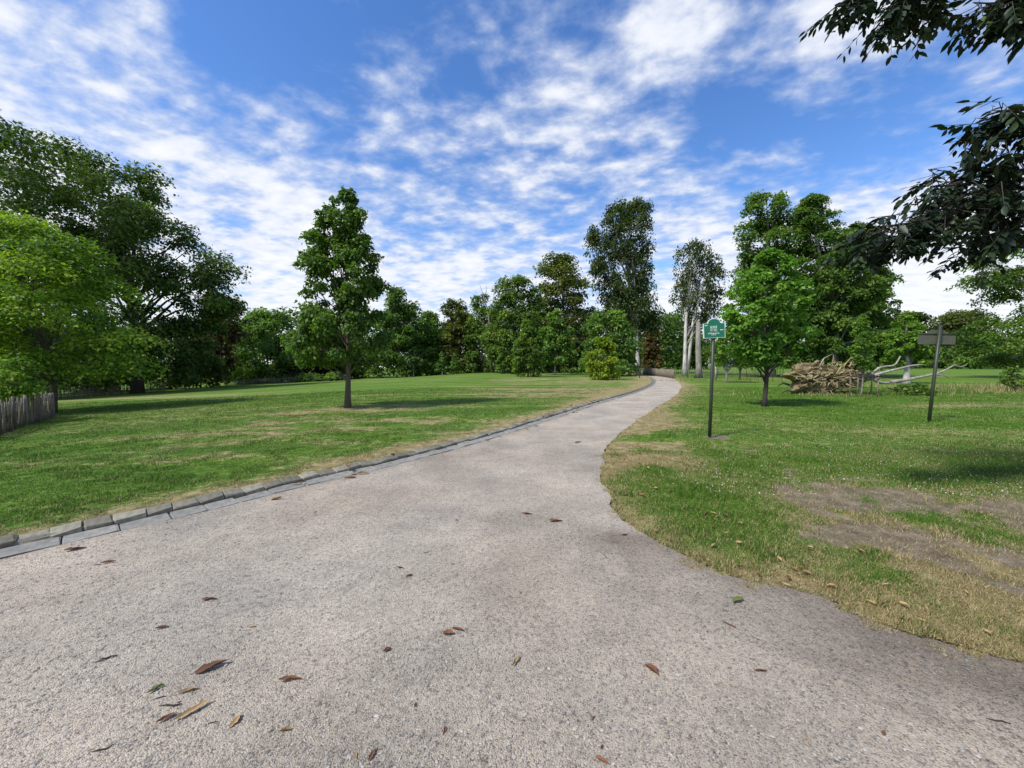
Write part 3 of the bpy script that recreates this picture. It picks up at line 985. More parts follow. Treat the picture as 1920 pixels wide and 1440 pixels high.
def tree(name, label, base_px, d, rows, mat, bark='bark', cover=5.0, leaf=None, nclump=None, flat=0.7, droop=0.4, trunk_r=None,
         trunk_px=None, cat='tree', group=None, depth_f=0.9, rc_f=0.30, trunk_vis=True, shell=0.45, upb=0.5, vshift=0.0, asp=0.6, seed=0, back=0.0):
    global rng
    rng = np.random.default_rng(zlib.crc32(label.encode()) + seed)
    rows = sorted(rows)
    zs = np.array([AT(CX, r_[0], d)[2] for r_ in rows])
    Ls = np.array([AT(r_[1], r_[0], d)[0] for r_ in rows])
    Rs = np.array([AT(r_[2], r_[0], d)[0] for r_ in rows])
    bx = AT(base_px, 690, d)[0]
    bz = float(ground_z(bx, d)[0]) - 0.05
    zs = np.maximum(zs, bz + 0.1)
    if name in ('woodland_tree', 'beech_tree'):
        mid_, wid_ = (Ls + Rs) / 2, (Rs - Ls) / 2 * 1.16
        Ls, Rs = mid_ - wid_, mid_ + wid_
    o_z, o_l, o_r = zs[::-1], Ls[::-1], Rs[::-1]
    root = empty(name, (bx, d, bz), label, cat, group)
    H = zs[0] - bz
    area = float(np.sum((o_r[1:] - o_l[1:] + o_r[:-1] - o_l[:-1]) * 0.5 * np.diff(o_z)))
    leaf = (leaf or max(0.115, 0.0062 * d)) * 1.06
    n_leaf = int(cover * area / (0.5 * asp * leaf * leaf))
    n_leaf = min(int(n_leaf * 1.45), 50000)
    hw = (o_r - o_l) / 2
    mhw = np.percentile(hw, 65)
    nc = nclump or int(np.clip(area / (mhw * rc_f) ** 2 * 1.15, 16, 230))
    # clump centres
    zt = np.linspace(o_z[0], o_z[-1], 200)
    wt = np.interp(zt, o_z, hw) + 0.12 * mhw
    cdf = np.cumsum(wt)
    cz = np.interp((np.arange(nc) + rng.random(nc)) / nc * cdf[-1], cdf, zt)
    hwc = np.interp(cz, o_z, hw)
    cxm = np.interp(cz, o_z, (o_l + o_r) / 2)
    rc = np.minimum(mhw * rc_f * (0.65 + 0.7 * rng.random(nc)), hwc * 0.75 + 0.12 * mhw)
    cz = np.clip(cz, o_z[0] + rc * flat * 0.7, np.maximum(o_z[-1] - rc * flat * 0.8, o_z[0] + rc * flat * 0.7))
    th = rng.random(nc) * 6.283
    fr = np.clip(rng.random(nc) ** 0.42, 0, 1)
    rx = np.clip(hwc - rc * 0.45, 0.02, None)
    cxx = cxm + rx * fr * np.cos(th)
    cyy = d + np.clip(np.minimum(hwc, mhw * 1.1) * depth_f - rc * .7, .02, None) * fr * np.sin(th)
    cyy = cyy + back
    C = np.stack([cxx, cyy, cz], 1)
    # leaves
    wgt = rc ** 2
    idx = rng.choice(nc, n_leaf, p=wgt / wgt.sum())
    u = rng.normal(size=(n_leaf, 3))
    u /= np.linalg.norm(u, axis=1)[:, None]
    u[:, 2] = np.where((u[:, 2] < -0.3) & (rng.random(n_leaf) < 0.6), -u[:, 2], u[:, 2])
    rad = rng.random(n_leaf) ** shell
    off = u * rad[:, None] * rc[idx][:, None]
    lump = 1 + 0.28 * np.sin(u[:, 0] * 5 + idx) * np.cos(u[:, 1] * 6 + idx * 2.0)
    off *= lump[:, None]
    off[:, 2] *= flat
    if droop > 0.8:
        off[:, 2] -= np.abs(rng.normal(0, 0.35, n_leaf)) * rc[idx] * (droop - 0.5)
    # boughs sag towards their outer end
    Pp = C[idx] + off
    sag = (np.hypot(off[:, 0], off[:, 1]) / rc[idx]) ** 2 * rc[idx] * 0.22 * (1 + droop)
    Pp[:, 2] = np.maximum(Pp[:, 2] - sag * (0.4 if flat > 0.6 else 1.0), bz + 0.05)
    outw = u + 0.5 * (Pp - np.array([np.mean(cxm), d, np.mean(cz)])) / (mhw + 1e-6)
    outw /= np.linalg.norm(outw, axis=1)[:, None] + 1e-9
    V, F = leaf_quads(Pp, outw, np.full(n_leaf, leaf), droop, upb, asp)
    cv = rng.normal(0, 0.13, nc)
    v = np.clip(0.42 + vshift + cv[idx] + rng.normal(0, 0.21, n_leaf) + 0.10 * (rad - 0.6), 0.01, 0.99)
    org = np.array([bx, d, bz])
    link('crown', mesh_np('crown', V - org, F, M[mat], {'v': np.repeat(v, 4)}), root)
    # trunk and limbs
    tr = trunk_r or max(0.05, H * 0.013)
    mb = MB()
    top = np.array([cxm[np.argmax(cz)], d, zs[0] - 0.12 * H])
    if trunk_px:
        tp = np.array([AT(p[0], p[1], d) for p in trunk_px])
        tp[0] = (bx, d, bz)
    else:
        tp = np.array([[bx, d, bz], [bx + .01 * H, d, bz + .25 * H], [bx * .5 + top[0] * .5, d + .01 * H, bz + .55 * H], top])
    tp, _ = smooth_curve(tp, 14)
    if trunk_px:
        tp[0] = (bx, d, bz)
    fr_ = np.linspace(0, 1, 14)
    rad_t = tr * (1 - 0.80 * fr_ ** 1.1)
    rad_t[0] *= 1.4
    rad_t[1] *= 1.08
    mb.tube(tp - org, rad_t, 9, True, 0.03)
    trk = link('trunk', mb.mesh('trunk', M[bark], True), root)
    lb = MB()
    order = rng.permutation(nc)[:min(nc, 46)]
    for q in order:
        c = C[q] - org
        hz = c[2] * rng.uniform(0.45, 0.8)
        k = np.interp(hz, tp[:, 2] - bz, np.arange(14))
        k = min(max(k, 2), 12.5)
        p0 = np.array([np.interp(k, np.arange(14), tp[:, a] - org[a]) for a in range(3)])
        if np.linalg.norm(c - p0) < 0.05:
            continue
        r0 = np.interp(k, np.arange(14), rad_t) * 0.45
        mid = (p0 + c) / 2 + np.array([0, 0, 0.08 * np.linalg.norm(c - p0)])
        lb.tube([p0, mid, c], [r0, r0 * 0.6, r0 * 0.15], 5, False)
    if lb.n:
        link('branches', lb.mesh('branches', M['bark_grey' if bark == 'bark_pale' else bark], True), trk)
    return root


T = tree
# --- left side
T('lime_tree', 'bright yellow-green tree with layered boughs behind the near paling fence', 95, 19.0,
  [(398, -60, 60), (430, -90, 115), (480, -120, 190), (540, -130, 245), (600, -140, 268), (640, -140, 280), (670, -140, 296), (695, -130, 295), (709, -120, 250)], 'lime', cover=6.5, leaf=.15, flat=0.34, droop=0.6, rc_f=0.28, upb=0.9, shell=0.5, nclump=84)
T('shrub', 'leafy green shoots pushing over the near paling fence at the left edge', 15, 13.6, [(672, -60, 20), (700, -80, 50), (752, -80, 62)], 'lime', cat='shrub', cover=4, leaf=.11)
T('oak_tree', 'tallest dark oak at the left edge of the picture', 15, 42.0,
  [(205, -140, 35), (250, -170, 115), (300, -190, 190), (400, -200, 235), (500, -200, 240), (600, -200, 240), (680, -200, 250), (722, -150, 220)], 'oak', 'bark_dark', cover=8.0, rc_f=0.20, trunk_r=.55, leaf=.34, nclump=140)
T('oak_tree', 'broad dark spreading oak behind the long paling fence', 255, 50.0,
  [(298, 160, 235), (330, 110, 300), (380, 80, 345), (430, 70, 385), (480, 80, 420), (530, 90, 447), (575, 100, 440), (620, 120, 395), (670, 120, 360), (722, 110, 320)], 'oak', 'bark_dark', cover=7.5, rc_f=0.20, trunk_r=.55, vshift=.05, leaf=.38, nclump=140)
T('copper_beech', 'brownish purple sparse tree right of the broad oak', 405, 68.0,
  [(545, 395, 425), (570, 372, 455), (610, 365, 466), (650, 362, 452), (690, 370, 440), (712, 380, 430)], 'copper', 'bark_dark', cover=3.6)
T('holly_tree', 'dark low evergreen under the copper tree', 375, 62.0, [(635, 335, 395), (670, 305, 415), (728, 300, 425)], 'oak', 'bark_dark')
T('undergrowth', 'dark undergrowth under the oaks behind the long paling fence', 210, 61.0, [(640, 110, 310), (690, 80, 335), (737, 80, 335)], 'oak', 'bark_dark', cat='undergrowth', vshift=-.12)
T('young_tree', 'small pale green tree on the lawn past the end of the paling fence', 347, 55.0, [(672, 335, 362), (690, 315, 374), (716, 318, 374)], 'woodlight', cover=4)
T('round_tree', 'rounded mid green tree left of the lone lawn tree', 500, 78.0, [(583, 480, 525), (605, 450, 545), (640, 425, 560), (680, 415, 570), (722, 415, 570)], 'woodlight', vshift=-.05)
T('shrub', 'dark purple-leaved shrub at the wood edge behind the low fence', 545, 80.0, [(638, 505, 570), (665, 500, 600), (718, 500, 605)], 'purple', 'bark_dark', cat='shrub')
T('shrub', 'dark purple-leaved shrub just left of the lone lawn tree trunk', 615, 81.0, [(648, 590, 630), (672, 580, 645), (716, 580, 645)], 'purple', 'bark_dark', cat='shrub')
for k, (a, b_, tp_) in enumerate(((432, 500, 700), (495, 560, 702), (555, 610, 700), (605, 655, 698))):
    T('low_shrub', ('leftmost', 'second from the left', 'third from the left', 'rightmost')[k] + ' of the low green shrubs behind the far fence', (a + b_) / 2, 75.0, [(tp_, a + 14, b_ - 14), (tp_ + 9, a, b_), (722, a, b_)], 'woodlight', cat='shrub', group='low shrubs behind the far fence')
T('woodland_tree', 'dark woodland tree directly behind the lone lawn tree', 610, 92.0, [(598, 565, 600), (640, 545, 680), (690, 540, 700), (716, 545, 700)], 'wood', vshift=-.1)
# --- the lone tree on the left lawn
T('sweetgum_tree', 'lone pyramidal young tree standing on the left lawn', 650, 14.8,
  [(352, 637, 652), (375, 628, 668), (405, 590, 690), (432, 578, 692), (465, 565, 705), (500, 557, 722), (545, 570, 724), (585, 552, 722), (615, 550, 745), (645, 530, 735), (668, 522, 718), (688, 590, 695)], 'gum', 'bark', cover=5.6, leaf=.125, rc_f=0.20, droop=0.9, trunk_r=.105, nclump=165, upb=.35, flat=.7, seed=2, shell=.38)
# --- wood behind the lawn
W = 'wood'
T('woodland_tree', 'slim feathery tree just right of the lone lawn tree', 745, 88.0, [(538, 738, 752), (570, 718, 772), (620, 702, 795), (670, 697, 805), (708, 700, 805)], 'chestnut')
T('woodland_tree', 'blue-green tree in the wood edge, right of the feathery tree', 800, 95.0, [(584, 795, 812), (610, 772, 830), (650, 762, 840), (706, 765, 840)], 'woodlight', vshift=-.05)
T('woodland_tree', 'brownish green tree left of the bare dead tree', 855, 96.0, [(562, 842, 866), (590, 822, 890), (640, 815, 900), (704, 820, 900)], 'brownish', vshift=-.12)
T('woodland_tree', 'thin-crowned tree beside the bare dead tree', 903, 92.0, [(552, 893, 912), (580, 880, 925), (620, 875, 935), (702, 870, 940)], W, cover=3.0)
T('woodland_tree', 'dense dark tree just right of the bare dead tree', 965, 85.0, [(520, 948, 985), (545, 930, 1005), (590, 922, 1020), (640, 915, 1020), (700, 920, 1020)], W)
T('beech_tree', 'tall brown-tinged tree in the middle of the wood, with pale stems', 1062, 95.0, [(476, 1038, 1066), (500, 1010, 1090), (540, 997, 1100), (580, 1000, 1105), (620, 1010, 1110), (704, 1000, 1120)], 'brownish', 'bark_pale', cover=4.2, trunk_r=.38)
T('conical_tree', 'fresh green conical tree with a thin pale trunk before the wood', 1040, 68.0, [(580, 1035, 1046), (610, 1016, 1068), (650, 1002, 1084), (682, 1006, 1084)], 'woodlight', 'bark_pale', cover=6, trunk_r=.16)
T('holly_bush', 'tall dark bush reaching the ground beside the conical tree', 990, 56.0, [(600, 984, 1002), (630, 968, 1017), (660, 960, 1024), (690, 960, 1020), (708, 966, 1012)], W, cat='bush', cover=6.5, vshift=.04)
T('shrub', 'low shrub at the crest of the lawn left of the tall dark bush', 945, 76.0, [(652, 935, 955), (690, 925, 968), (704, 928, 968)], W, cat='shrub')
T('shrub', 'dark shrub in the shade right of the conical tree', 1090, 80.0, [(640, 1065, 1112), (704, 1050, 1122)], 'oak', cat='shrub')
for px_b, y0, w_, m_, lb in ((775, 652, 22, 'bluegreen', 'small blue-green conifer at the far edge of the lawn'), (829, 662, 14, 'woodlight', 'slender sapling with pale stem at the far lawn edge, left of its twin'), (853, 666, 15, 'woodlight', 'slender sapling with pale stem at the far lawn edge, right of its twin')):
    T('small_tree', lb, px_b, 84.0, [(y0, px_b - 3, px_b + 3), (y0 + 16, px_b - w_ * .7, px_b + w_ * .7), (y0 + 34, px_b - w_, px_b + w_)], m_, 'bark_pale', cover=5, trunk_r=.12)
T('willow_tree', 'loose mid green tree with arching twigs behind the yellow bush', 1140, 60.0, [(583, 1112, 1160), (620, 1092, 1190), (660, 1085, 1200), (702, 1090, 1200)], 'woodlight', cover=5, droop=.8, vshift=-.04)
T('hazel_bush', 'round yellow-green bush on the lawn left of the path bend', 1130, 44.0, [(632, 1120, 1140), (655, 1102, 1158), (685, 1093, 1168), (705, 1096, 1165), (713, 1108, 1152)], 'hazel', cat='bush', cover=7, leaf=.26, vshift=.05)
T('weeping_beech', 'very tall dark tree with a long white trunk beside the path bend', 1197, 66.0,
  [(368, 1150, 1222), (395, 1130, 1232), (430, 1100, 1226), (470, 1094, 1226), (520, 1112, 1234), (560, 1122, 1246), (605, 1126, 1248), (622, 1150, 1236)], 'beech', 'bark_pale', cover=3.8, droop=1.4, flat=1.15, leaf=.34, back=1.3, trunk_r=.34, trunk_px=[(1197, 703), (1194, 640), (1191, 560), (1186, 490), (1180, 430)], rc_f=.20, depth_f=.7)
T('cypress_tree', 'red-brown conical tree behind the white-trunked tree', 1222, 85.0, [(585, 1216, 1228), (620, 1208, 1236), (660, 1202, 1240), (692, 1202, 1242)], 'redcon', cover=5)
T('woodland_tree', 'distant dark tree seen between the two white-trunked trees', 1262, 120.0, [(590, 1248, 1272), (620, 1232, 1305), (660, 1226, 1320), (700, 1230, 1320)], W, vshift=-.06)
T('weeping_beech', 'thin weeping tree with two pale leaning stems behind the green sign', 1284, 58.0,
  [(445, 1292, 1328), (470, 1268, 1352), (510, 1260, 1370), (550, 1260, 1368), (590, 1278, 1362), (612, 1290, 1345)], 'beech', 'bark_pale', cover=2.2, droop=1.4, flat=1.2, leaf=.30, back=1.2, rc_f=.22, trunk_r=.31, trunk_px=[(1284, 700), (1285, 640), (1288, 585), (1300, 520), (1310, 470)], depth_f=.8)
# --- right side
T('chestnut_tree', 'big domed chestnut tree behind the maple, left half of the pair', 1445, 52.0,
  [(362, 1418, 1462), (385, 1397, 1500), (430, 1386, 1520), (480, 1378, 1530), (540, 1375, 1545), (600, 1370, 1550), (650, 1375, 1550), (688, 1390, 1545)], 'chestnut', 'bark_grey', cover=6.5, trunk_r=.5, rc_f=.22)
T('chestnut_tree', 'big chestnut tree with drooping right side above the root plate', 1560, 49.0,
  [(365, 1508, 1545), (395, 1492, 1590), (440, 1496, 1632), (500, 1500, 1660), (560, 1510, 1674), (610, 1510, 1676), (650, 1510, 1660), (690, 1520, 1640)], 'chestnut', 'bark_grey', cover=6.5, trunk_r=.5, flat=.5, rc_f=.22, droop=.6)
T('chestnut_tree', 'smaller chestnut filling the right flank behind the root plate', 1612, 55.0, [(425, 1575, 1625), (490, 1545, 1662), (560, 1530, 1678), (620, 1530, 1678), (660, 1540, 1665), (692, 1555, 1640)], 'chestnut', 'bark_grey', cover=6, trunk_r=.35, flat=.5, rc_f=.22, droop=.6)
T('maple_tree', 'fresh green young maple on the right lawn beside the green sign', 1435, 14.8,
  [(468, 1427, 1452), (500, 1397, 1480), (540, 1367, 1508), (590, 1350, 1525), (630, 1345, 1518), (660, 1372, 1500), (686, 1402, 1466)], 'maple', 'bark_dark', cover=5.6, leaf=.13, trunk_r=.085, nclump=120, rc_f=.23)
T('sapling', 'young tree with a pale stem on the lawn behind the green sign post', 1362, 36.0, [(622, 1355, 1372), (645, 1336, 1392), (668, 1330, 1404), (686, 1345, 1390)], 'young', 'bark_grey', cover=4, trunk_r=.09)
T('sapling', 'dark little tree between the green sign and the maple', 1387, 44.0, [(650, 1378, 1400), (672, 1372, 1412), (690, 1376, 1408)], 'wood', 'bark_dark', cover=5, trunk_r=.1)
T('sapling', 'slim light green sapling inside a wooden frame by the root plate', 1617, 20.2, [(590, 1613, 1624), (620, 1600, 1638), (650, 1590, 1645), (692, 1604, 1636)], 'young', 'bark_grey', cover=2.6, leaf=.12, trunk_r=.035, vshift=-.08)
T('small_tree', 'bright light green tree with a white trunk above the fallen limbs', 1700, 34.0, [(585, 1694, 1706), (610, 1676, 1722), (645, 1660, 1740), (670, 1662, 1735), (686, 1676, 1720)], 'young', 'bark_pale', cover=5.5, trunk_r=.24)
T('woodland_tree', 'rounded far tree on the horizon right of the chestnuts', 1708, 150.0, [(588, 1690, 1722), (615, 1672, 1745), (692, 1665, 1750)], 'brownish')
T('woodland_tree', 'broad brown-topped far tree behind the grey sign back', 1790, 150.0, [(583, 1765, 1805), (600, 1738, 1838), (640, 1730, 1850), (692, 1730, 1850)], 'brownish', vshift=-.05)
T('woodland_tree', 'green far tree between the grey sign and the right edge tree', 1840, 120.0, [(625, 1825, 1860), (650, 1800, 1880), (692, 1790, 1890)], 'woodlight', vshift=-.06)
for k, (c_, w_, t_) in enumerate(((1500, 40, 640), (1570, 45, 636), (1650, 40, 632), (1745, 35, 650), (1905, 40, 640))):
    T('woodland_tree', ('leftmost', 'second from the left', 'third from the left', 'fourth from the left', 'rightmost')[k] + ' of the dark low trees edging the far right field', c_, 128.0, [(t_, c_ - w_ * .3, c_ + w_ * .3), (t_ + 18, c_ - w_, c_ + w_), (692, c_ - w_, c_ + w_)], W, group='low trees along the far edge of the right field')
T('horse_chestnut', 'large green tree filling the right edge under the hanging branch', 2010, 46.0,
  [(425, 1885, 2060), (470, 1835, 2120), (510, 1850, 2150), (560, 1842, 2150), (610, 1840, 2150), (650, 1822, 2150), (682, 1838, 2140)], 'chestnut', 'bark_grey', cover=7.5, trunk_r=.5, flat=.45, droop=.6, rc_f=.2)
T('shrub', 'wispy shrub in the long grass at the right edge', 1902, 24.0, [(688, 1893, 1905), (710, 1878, 1925), (732, 1880, 1945)], 'wood', cat='shrub', cover=2.4, leaf=.13)
T('bush', 'low leafy bush beside the fallen limbs, left of the grey sign post', 1716, 20.6, [(720, 1698, 1732), (735, 1680, 1752), (752, 1686, 1750)], 'wood', cat='bush', cover=5, leaf=.13)


rng = np.random.default_rng(77)
# ------------------------------------------------------------------ woodland mass behind the single trees
def wood_mass(x0, x1, y, top, label, seed):
    pts, vv = [], []
    n = int((x1 - x0) * 230)
    xw = x0 + (x1 - x0) * rng.random(n)
    yw = y + 9 * rng.random(n)
    zg = hgt(xw, yw)
    tw = top * (0.25 + 1.15 * fbm(xw, yw * .2, 7, seed, 3))
    zw = zg + tw * rng.random(n) ** 0.75
    Pw = np.stack([xw, yw, zw], 1)
    out = np.stack([rng.normal(0, .5, n), -np.ones(n), 0.3 + 0 * xw], 1)
    V, F = leaf_quads(Pw, out, np.full(n, .95), .4)
    link('woodland', mesh_np('woodland', V, F, M['wood'], {'v': np.repeat(np.clip(.3 + .2 * rng.normal(size=n), .01, .99), 4)}), kind='stuff', label=label, cat='woodland')


wood_mass(-190, 48, 103, 19, 'dark mass of woodland closing the view behind the left lawn', 130)
wood_mass(48, 260, 165, 13, 'dark mass of trees along the horizon of the right field', 134)

# dead tree in the wood
dt = empty('dead_tree', (AT(921, 690, 88)[0], 88, float(ground_z(AT(921, 690, 88)[0], 88)[0])), 'bare dead tree with pale leafless branches rising from the wood', 'tree')
og = np.array(dt.location)
m_ = MB()
tk = np.array([AT(*p, 88) for p in ((923, 703), (921, 640), (916, 590), (908, 560), (900, 535))])
tk[0] = og
m_.tube(tk - og, [.32, .24, .18, .12, .03], 7)
dtt = link('trunk', m_.mesh('trunk', M['bark_grey'], True), dt)
for pl in (((917, 600), (925, 560), (928, 525)), ((912, 580), (900, 560), (890, 545)), ((926, 545), (934, 530), (936, 522)), ((908, 560), (912, 545), (911, 530)), ((920, 625), (905, 605), (896, 598)), ((925, 560), (934, 552), (940, 545))):
    m_ = MB()
    m_.tube(np.array([AT(*p, 88) for p in pl]) - og, [.10, .06, .015], 5)
    link('branch', m_.mesh('branch', M['bark_grey'], True), dtt)

# second stem and broken trunk beside the path
wb = [o for o in COL.objects if o.name.startswith('weeping_beech') and 'two pale' in o['label']][0]
og = np.array(wb.location)
m_ = MB()
tp2 = np.array([AT(*p, 58) for p in ((1289, 701), (1294, 650), (1300, 600), (1312, 560), (1322, 510))])
m_.tube(tp2 - og, [.28, .23, .19, .12, .05], 9, True, .02)
link('stem', m_.mesh('stem', M['bark_pale'], True), wb)
bx = AT(1310, 690, 49)[0]
bt = empty('broken_trunk', (bx, 49, float(ground_z(bx, 49)[0]) - .03), 'tall broken-off pale trunk without crown, right of the two-stemmed tree', 'tree trunk')
og = np.array(bt.location)
m_ = MB()
tp2 = np.array([AT(*p, 49) for p in ((1310, 709), (1310, 690), (1309, 650), (1309, 604))])
tp2[0] = og
m_.tube(tp2 - og, [.50, .35, .30, .25], 10, True, .05)
link('trunk', m_.mesh('trunk', M['bark_grey'], True), bt)
m_ = MB()
tp2 = np.array([AT(*p, 49) for p in ((1312, 690), (1316, 702), (1319, 711))])
m_.tube(tp2 - og, [.16, .15, .12], 6)
link('root', m_.mesh('root', M['bark_pale'], True), bt)
m_ = MB()
m_.tube(np.array([AT(1309, 604, 49), AT(1311, 598, 49)]) - og, [.2, .02], 5)
link('broken_tip', m_.mesh('broken_tip', M['deadwood'], True), bt)


# ------------------------------------------------------------------ paling fences
def pale_mesh(h, w, k):
    m_ = MB()
    n = 6
    zz = np.linspace(0, h, 4)
    pts = np.stack([rng.normal(0, .008, 4), rng.normal(0, .008, 4), zz], 1)
    m_.tube(pts, [w * .5, w * .52, w * .48, w * .40], n, True, .12)
    V = np.concatenate(m_.V)
    V[:, 1] *= 0.45
    return mesh_np('pale', V, [np.concatenate(m_.F3), np.concatenate(m_.F4)], M['pale'])


def fence(label, pts, h, step, post_step, single=True, w=.045, group=None, wires=(.25, .8)):
    cv, L = smooth_curve(pts, 200) if len(pts) > 2 else (np.linspace(pts[0], pts[1], 200), float(np.linalg.norm(np.subtract(pts[1], pts[0]))))
    mid = cv[100]
    root = empty('paling_fence', (mid[0], mid[1], float(ground_z(*mid)[0])), label, 'fence', group)
    og = np.array(root.location)
    arc_ = np.linspace(0, L, 200)
    P_ = lambda s: np.array([np.interp(s, arc_, cv[:, 0]), np.interp(s, arc_, cv[:, 1])])
    prot = [pale_mesh(1.0, w, k) for k in range(6)]
    joined = MB()
    s = 0.0
    while s <= L:
        p = P_(s)
        zg = float(ground_z(*p)[0])
        hh = h * random.uniform(.92, 1.08)
        if single:
            o = link('pale', random.choice(prot), root, loc=(p[0] - og[0], p[1] - og[1], zg - og[2] - .03))
            o.scale = (random.uniform(.8, 1.3), 1, hh)
            tg = P_(s + .1) - p
            o.rotation_euler = (random.gauss(0, .05), random.gauss(0, .05), math.atan2(tg[1], tg[0] + 1e-9))
        else:
            a = random.gauss(0, .04)
            joined.tube(np.array([[p[0], p[1], zg - .03], [p[0] + a, p[1], zg + hh]]) - og, [w * .55, w * .45], 4)
        s += step * random.uniform(.75, 1.25)
    if joined.n:
        link('pale', joined.mesh('pales', M['pale']), root, kind='stuff')
    s = 0.0
    while s <= L + .01:
        p = P_(s)
        zg = float(ground_z(*p)[0])
        m_ = MB()
        m_.tube(np.array([[p[0], p[1] + .05, zg - .1], [p[0] + random.gauss(0, .02), p[1] + .05, zg + h * 1.08]]) - og, [.045, .04], 7)
        link('post', m_.mesh('post', M['pale']), root)
        s += post_step
    for wz in wires:
        m_ = MB()
        ss = np.linspace(0, L, 40)
        m_.tube(np.array([[*P_(q), float(ground_z(*P_(q))[0]) + wz * h] for q in ss]) - og, .006, 4)
        link('wire', m_.mesh('wire', M['wire']), root)
    return root


f0 = AT(84, 790, 15.4)
fence('near grey paling fence at the left edge, under the bright tree', [(-18.7, 15.5), (-16.6, 13.0), (-14.6, 10.9), (-13.4, 9.2)], .98, .068, 1.6, True, .06)
fence('near grey paling fence turning back behind the bright tree', [(-18.75, 15.6), (-21.5, 16.8), (-25, 17.6)], .98, .075, 1.8, True, .06)
fa, fb_ = AT(80, 750, 37.5), AT(312, 737, 57)
fence('long shaded paling fence under the dark oaks', [(fa[0], 37.5), ((fa[0] + fb_[0]) / 2 - 1.0, 46.5), (fb_[0], 57)], 1.05, .165, 2.5, True, .085)
fence('far low paling fence before the purple shrubs', [(AT(424, 725, 70)[0], 70), (AT(540, 719, 72)[0], 73.5), (AT(655, 714, 76)[0], 77)], 1.0, .2, 2.5, False, .10)
fence('paling fence along the far right side of the path bend', [(AT(1205, 700, 66)[0], 66), (AT(1240, 704, 56)[0], 56), (AT(1268, 711, 47)[0], 47.5)], 1.1, .14, 2.4, False, .08)
fence('grey wire and paling fence behind the saplings on the right', [(AT(1270, 711, 47)[0], 48.5), (AT(1380, 706, 50)[0], 52), (AT(1500, 703, 52)[0], 55)], 1.15, .3, 2.6, False, .05, None, (.2, .5, .9))

# ------------------------------------------------------------------ green sign on its post
sgx, sgy = G(1330, 822)
sg = empty('park_sign', (sgx, sgy, float(ground_z(sgx, sgy)[0])), 'green park sign with white lettering on a dark post', 'sign')
H_ = AT(1336, 634, sgy)[2] - sg.location.z
m_ = MB()
lean = AT(1338, 634, sgy)[0] - sgx
m_.tube([[0, 0, -.15], [lean * .5, 0, H_ * .5], [lean, 0, H_ + .30]], [.036, .036, .036], 12)
link('post', m_.mesh('post', M['post_green'], True), sg)
pw, ph = 0.245, .37                       # half width, height to the shoulders
outl = [(-pw, 0), (pw, 0), (pw, ph * .86), (pw * .62, ph * .87)]
for a in np.linspace(0, math.pi, 13):
    outl.append((math.cos(a) * pw * .56, ph * .93 + math.sin(a) * ph * .22))
outl += [(-pw * .62, ph * .87), (-pw, ph * .86)]


def plate(outl, y0, y1, sc=1.0):
    c = (np.array(outl).min(0) + np.array(outl).max(0)) / 2
    P2 = (np.array(outl) - c) * sc + c
    n = len(P2)
    V = np.concatenate([np.stack([P2[:, 0], np.full(n, y0), P2[:, 1]], 1), np.stack([P2[:, 0], np.full(n, y1), P2[:, 1]], 1)])
    me = bpy.data.meshes.new('plate')
    me.from_pydata([tuple(v) for v in V], [], [tuple(range(n))[::-1], tuple(range(n, 2 * n))] + [(i, (i + 1) % n, n + (i + 1) % n, n + i) for i in range(n)])
    me.update()
    return me


def place_panel(o, tilt=-0.055):
    o.location = (lean - .006, -.044, H_)
    o.rotation_euler = (0, tilt, 0.06)
    return o


me = plate(outl, -.004, .012)
me.materials.append(M['sign_white'])
place_panel(link('border', me, sg))
me = plate(outl, -.008, -.0045, .93)
me.materials.append(M['sign_green'])
panel = place_panel(link('panel', me, sg))


def text_mesh(body, size, wd=None):
    cu = bpy.data.curves.new('txt', 'FONT')
    cu.body = body
    cu.size = size
    cu.align_x = 'CENTER'
    cu.extrude = 0.0006
    cu.offset = size * 0.018
    to = bpy.data.objects.new('txt', cu)
    COL.objects.link(to)
    bpy.context.view_layer.update()
    dg = bpy.context.evaluated_depsgraph_get()
    me = bpy.data.meshes.new_from_object(to.evaluated_get(dg))
    bpy.data.objects.remove(to)
    xs_ = np.array([v.co.x for v in me.vertices])
    k = (wd / (xs_.max() - xs_.min())) if wd else 1
    for v in me.vertices:
        v.co = Vector((v.co.x * k, -v.co.z - .0098, v.co.y))
    me.materials.clear()
    me.materials.append(M['sign_white'])
    return me


def lettering(me, x, z):
    for v in me.vertices:
        v.co.x += x
        v.co.z += z
    link('lettering', me, panel)


lettering(text_mesh('BORDÉ', .078, .150), -.015, .205)
lettering(text_mesh('REP  TERRE', .046, .150), -.015, .155)


def dashes(x0, x1, z, h, n):
    m_ = MB()
    e = np.linspace(x0, x1, n + 1)
    for a, c in zip(e[:-1], e[1:]):
        m_.box(((a + c) / 2, -.0096, z), ((c - a) * .8, .002, h))
    link('lettering', m_.mesh('lettering', M['sign_white']), panel)


dashes(-.115, .085, .128, .006, 5)
dashes(-.145, .115, .095, .016, 7)
dashes(-.07, .04, .066, .013, 3)
dashes(-.215, -.145, .272, .018, 2)
dashes(.125, .205, .165, .020, 3)

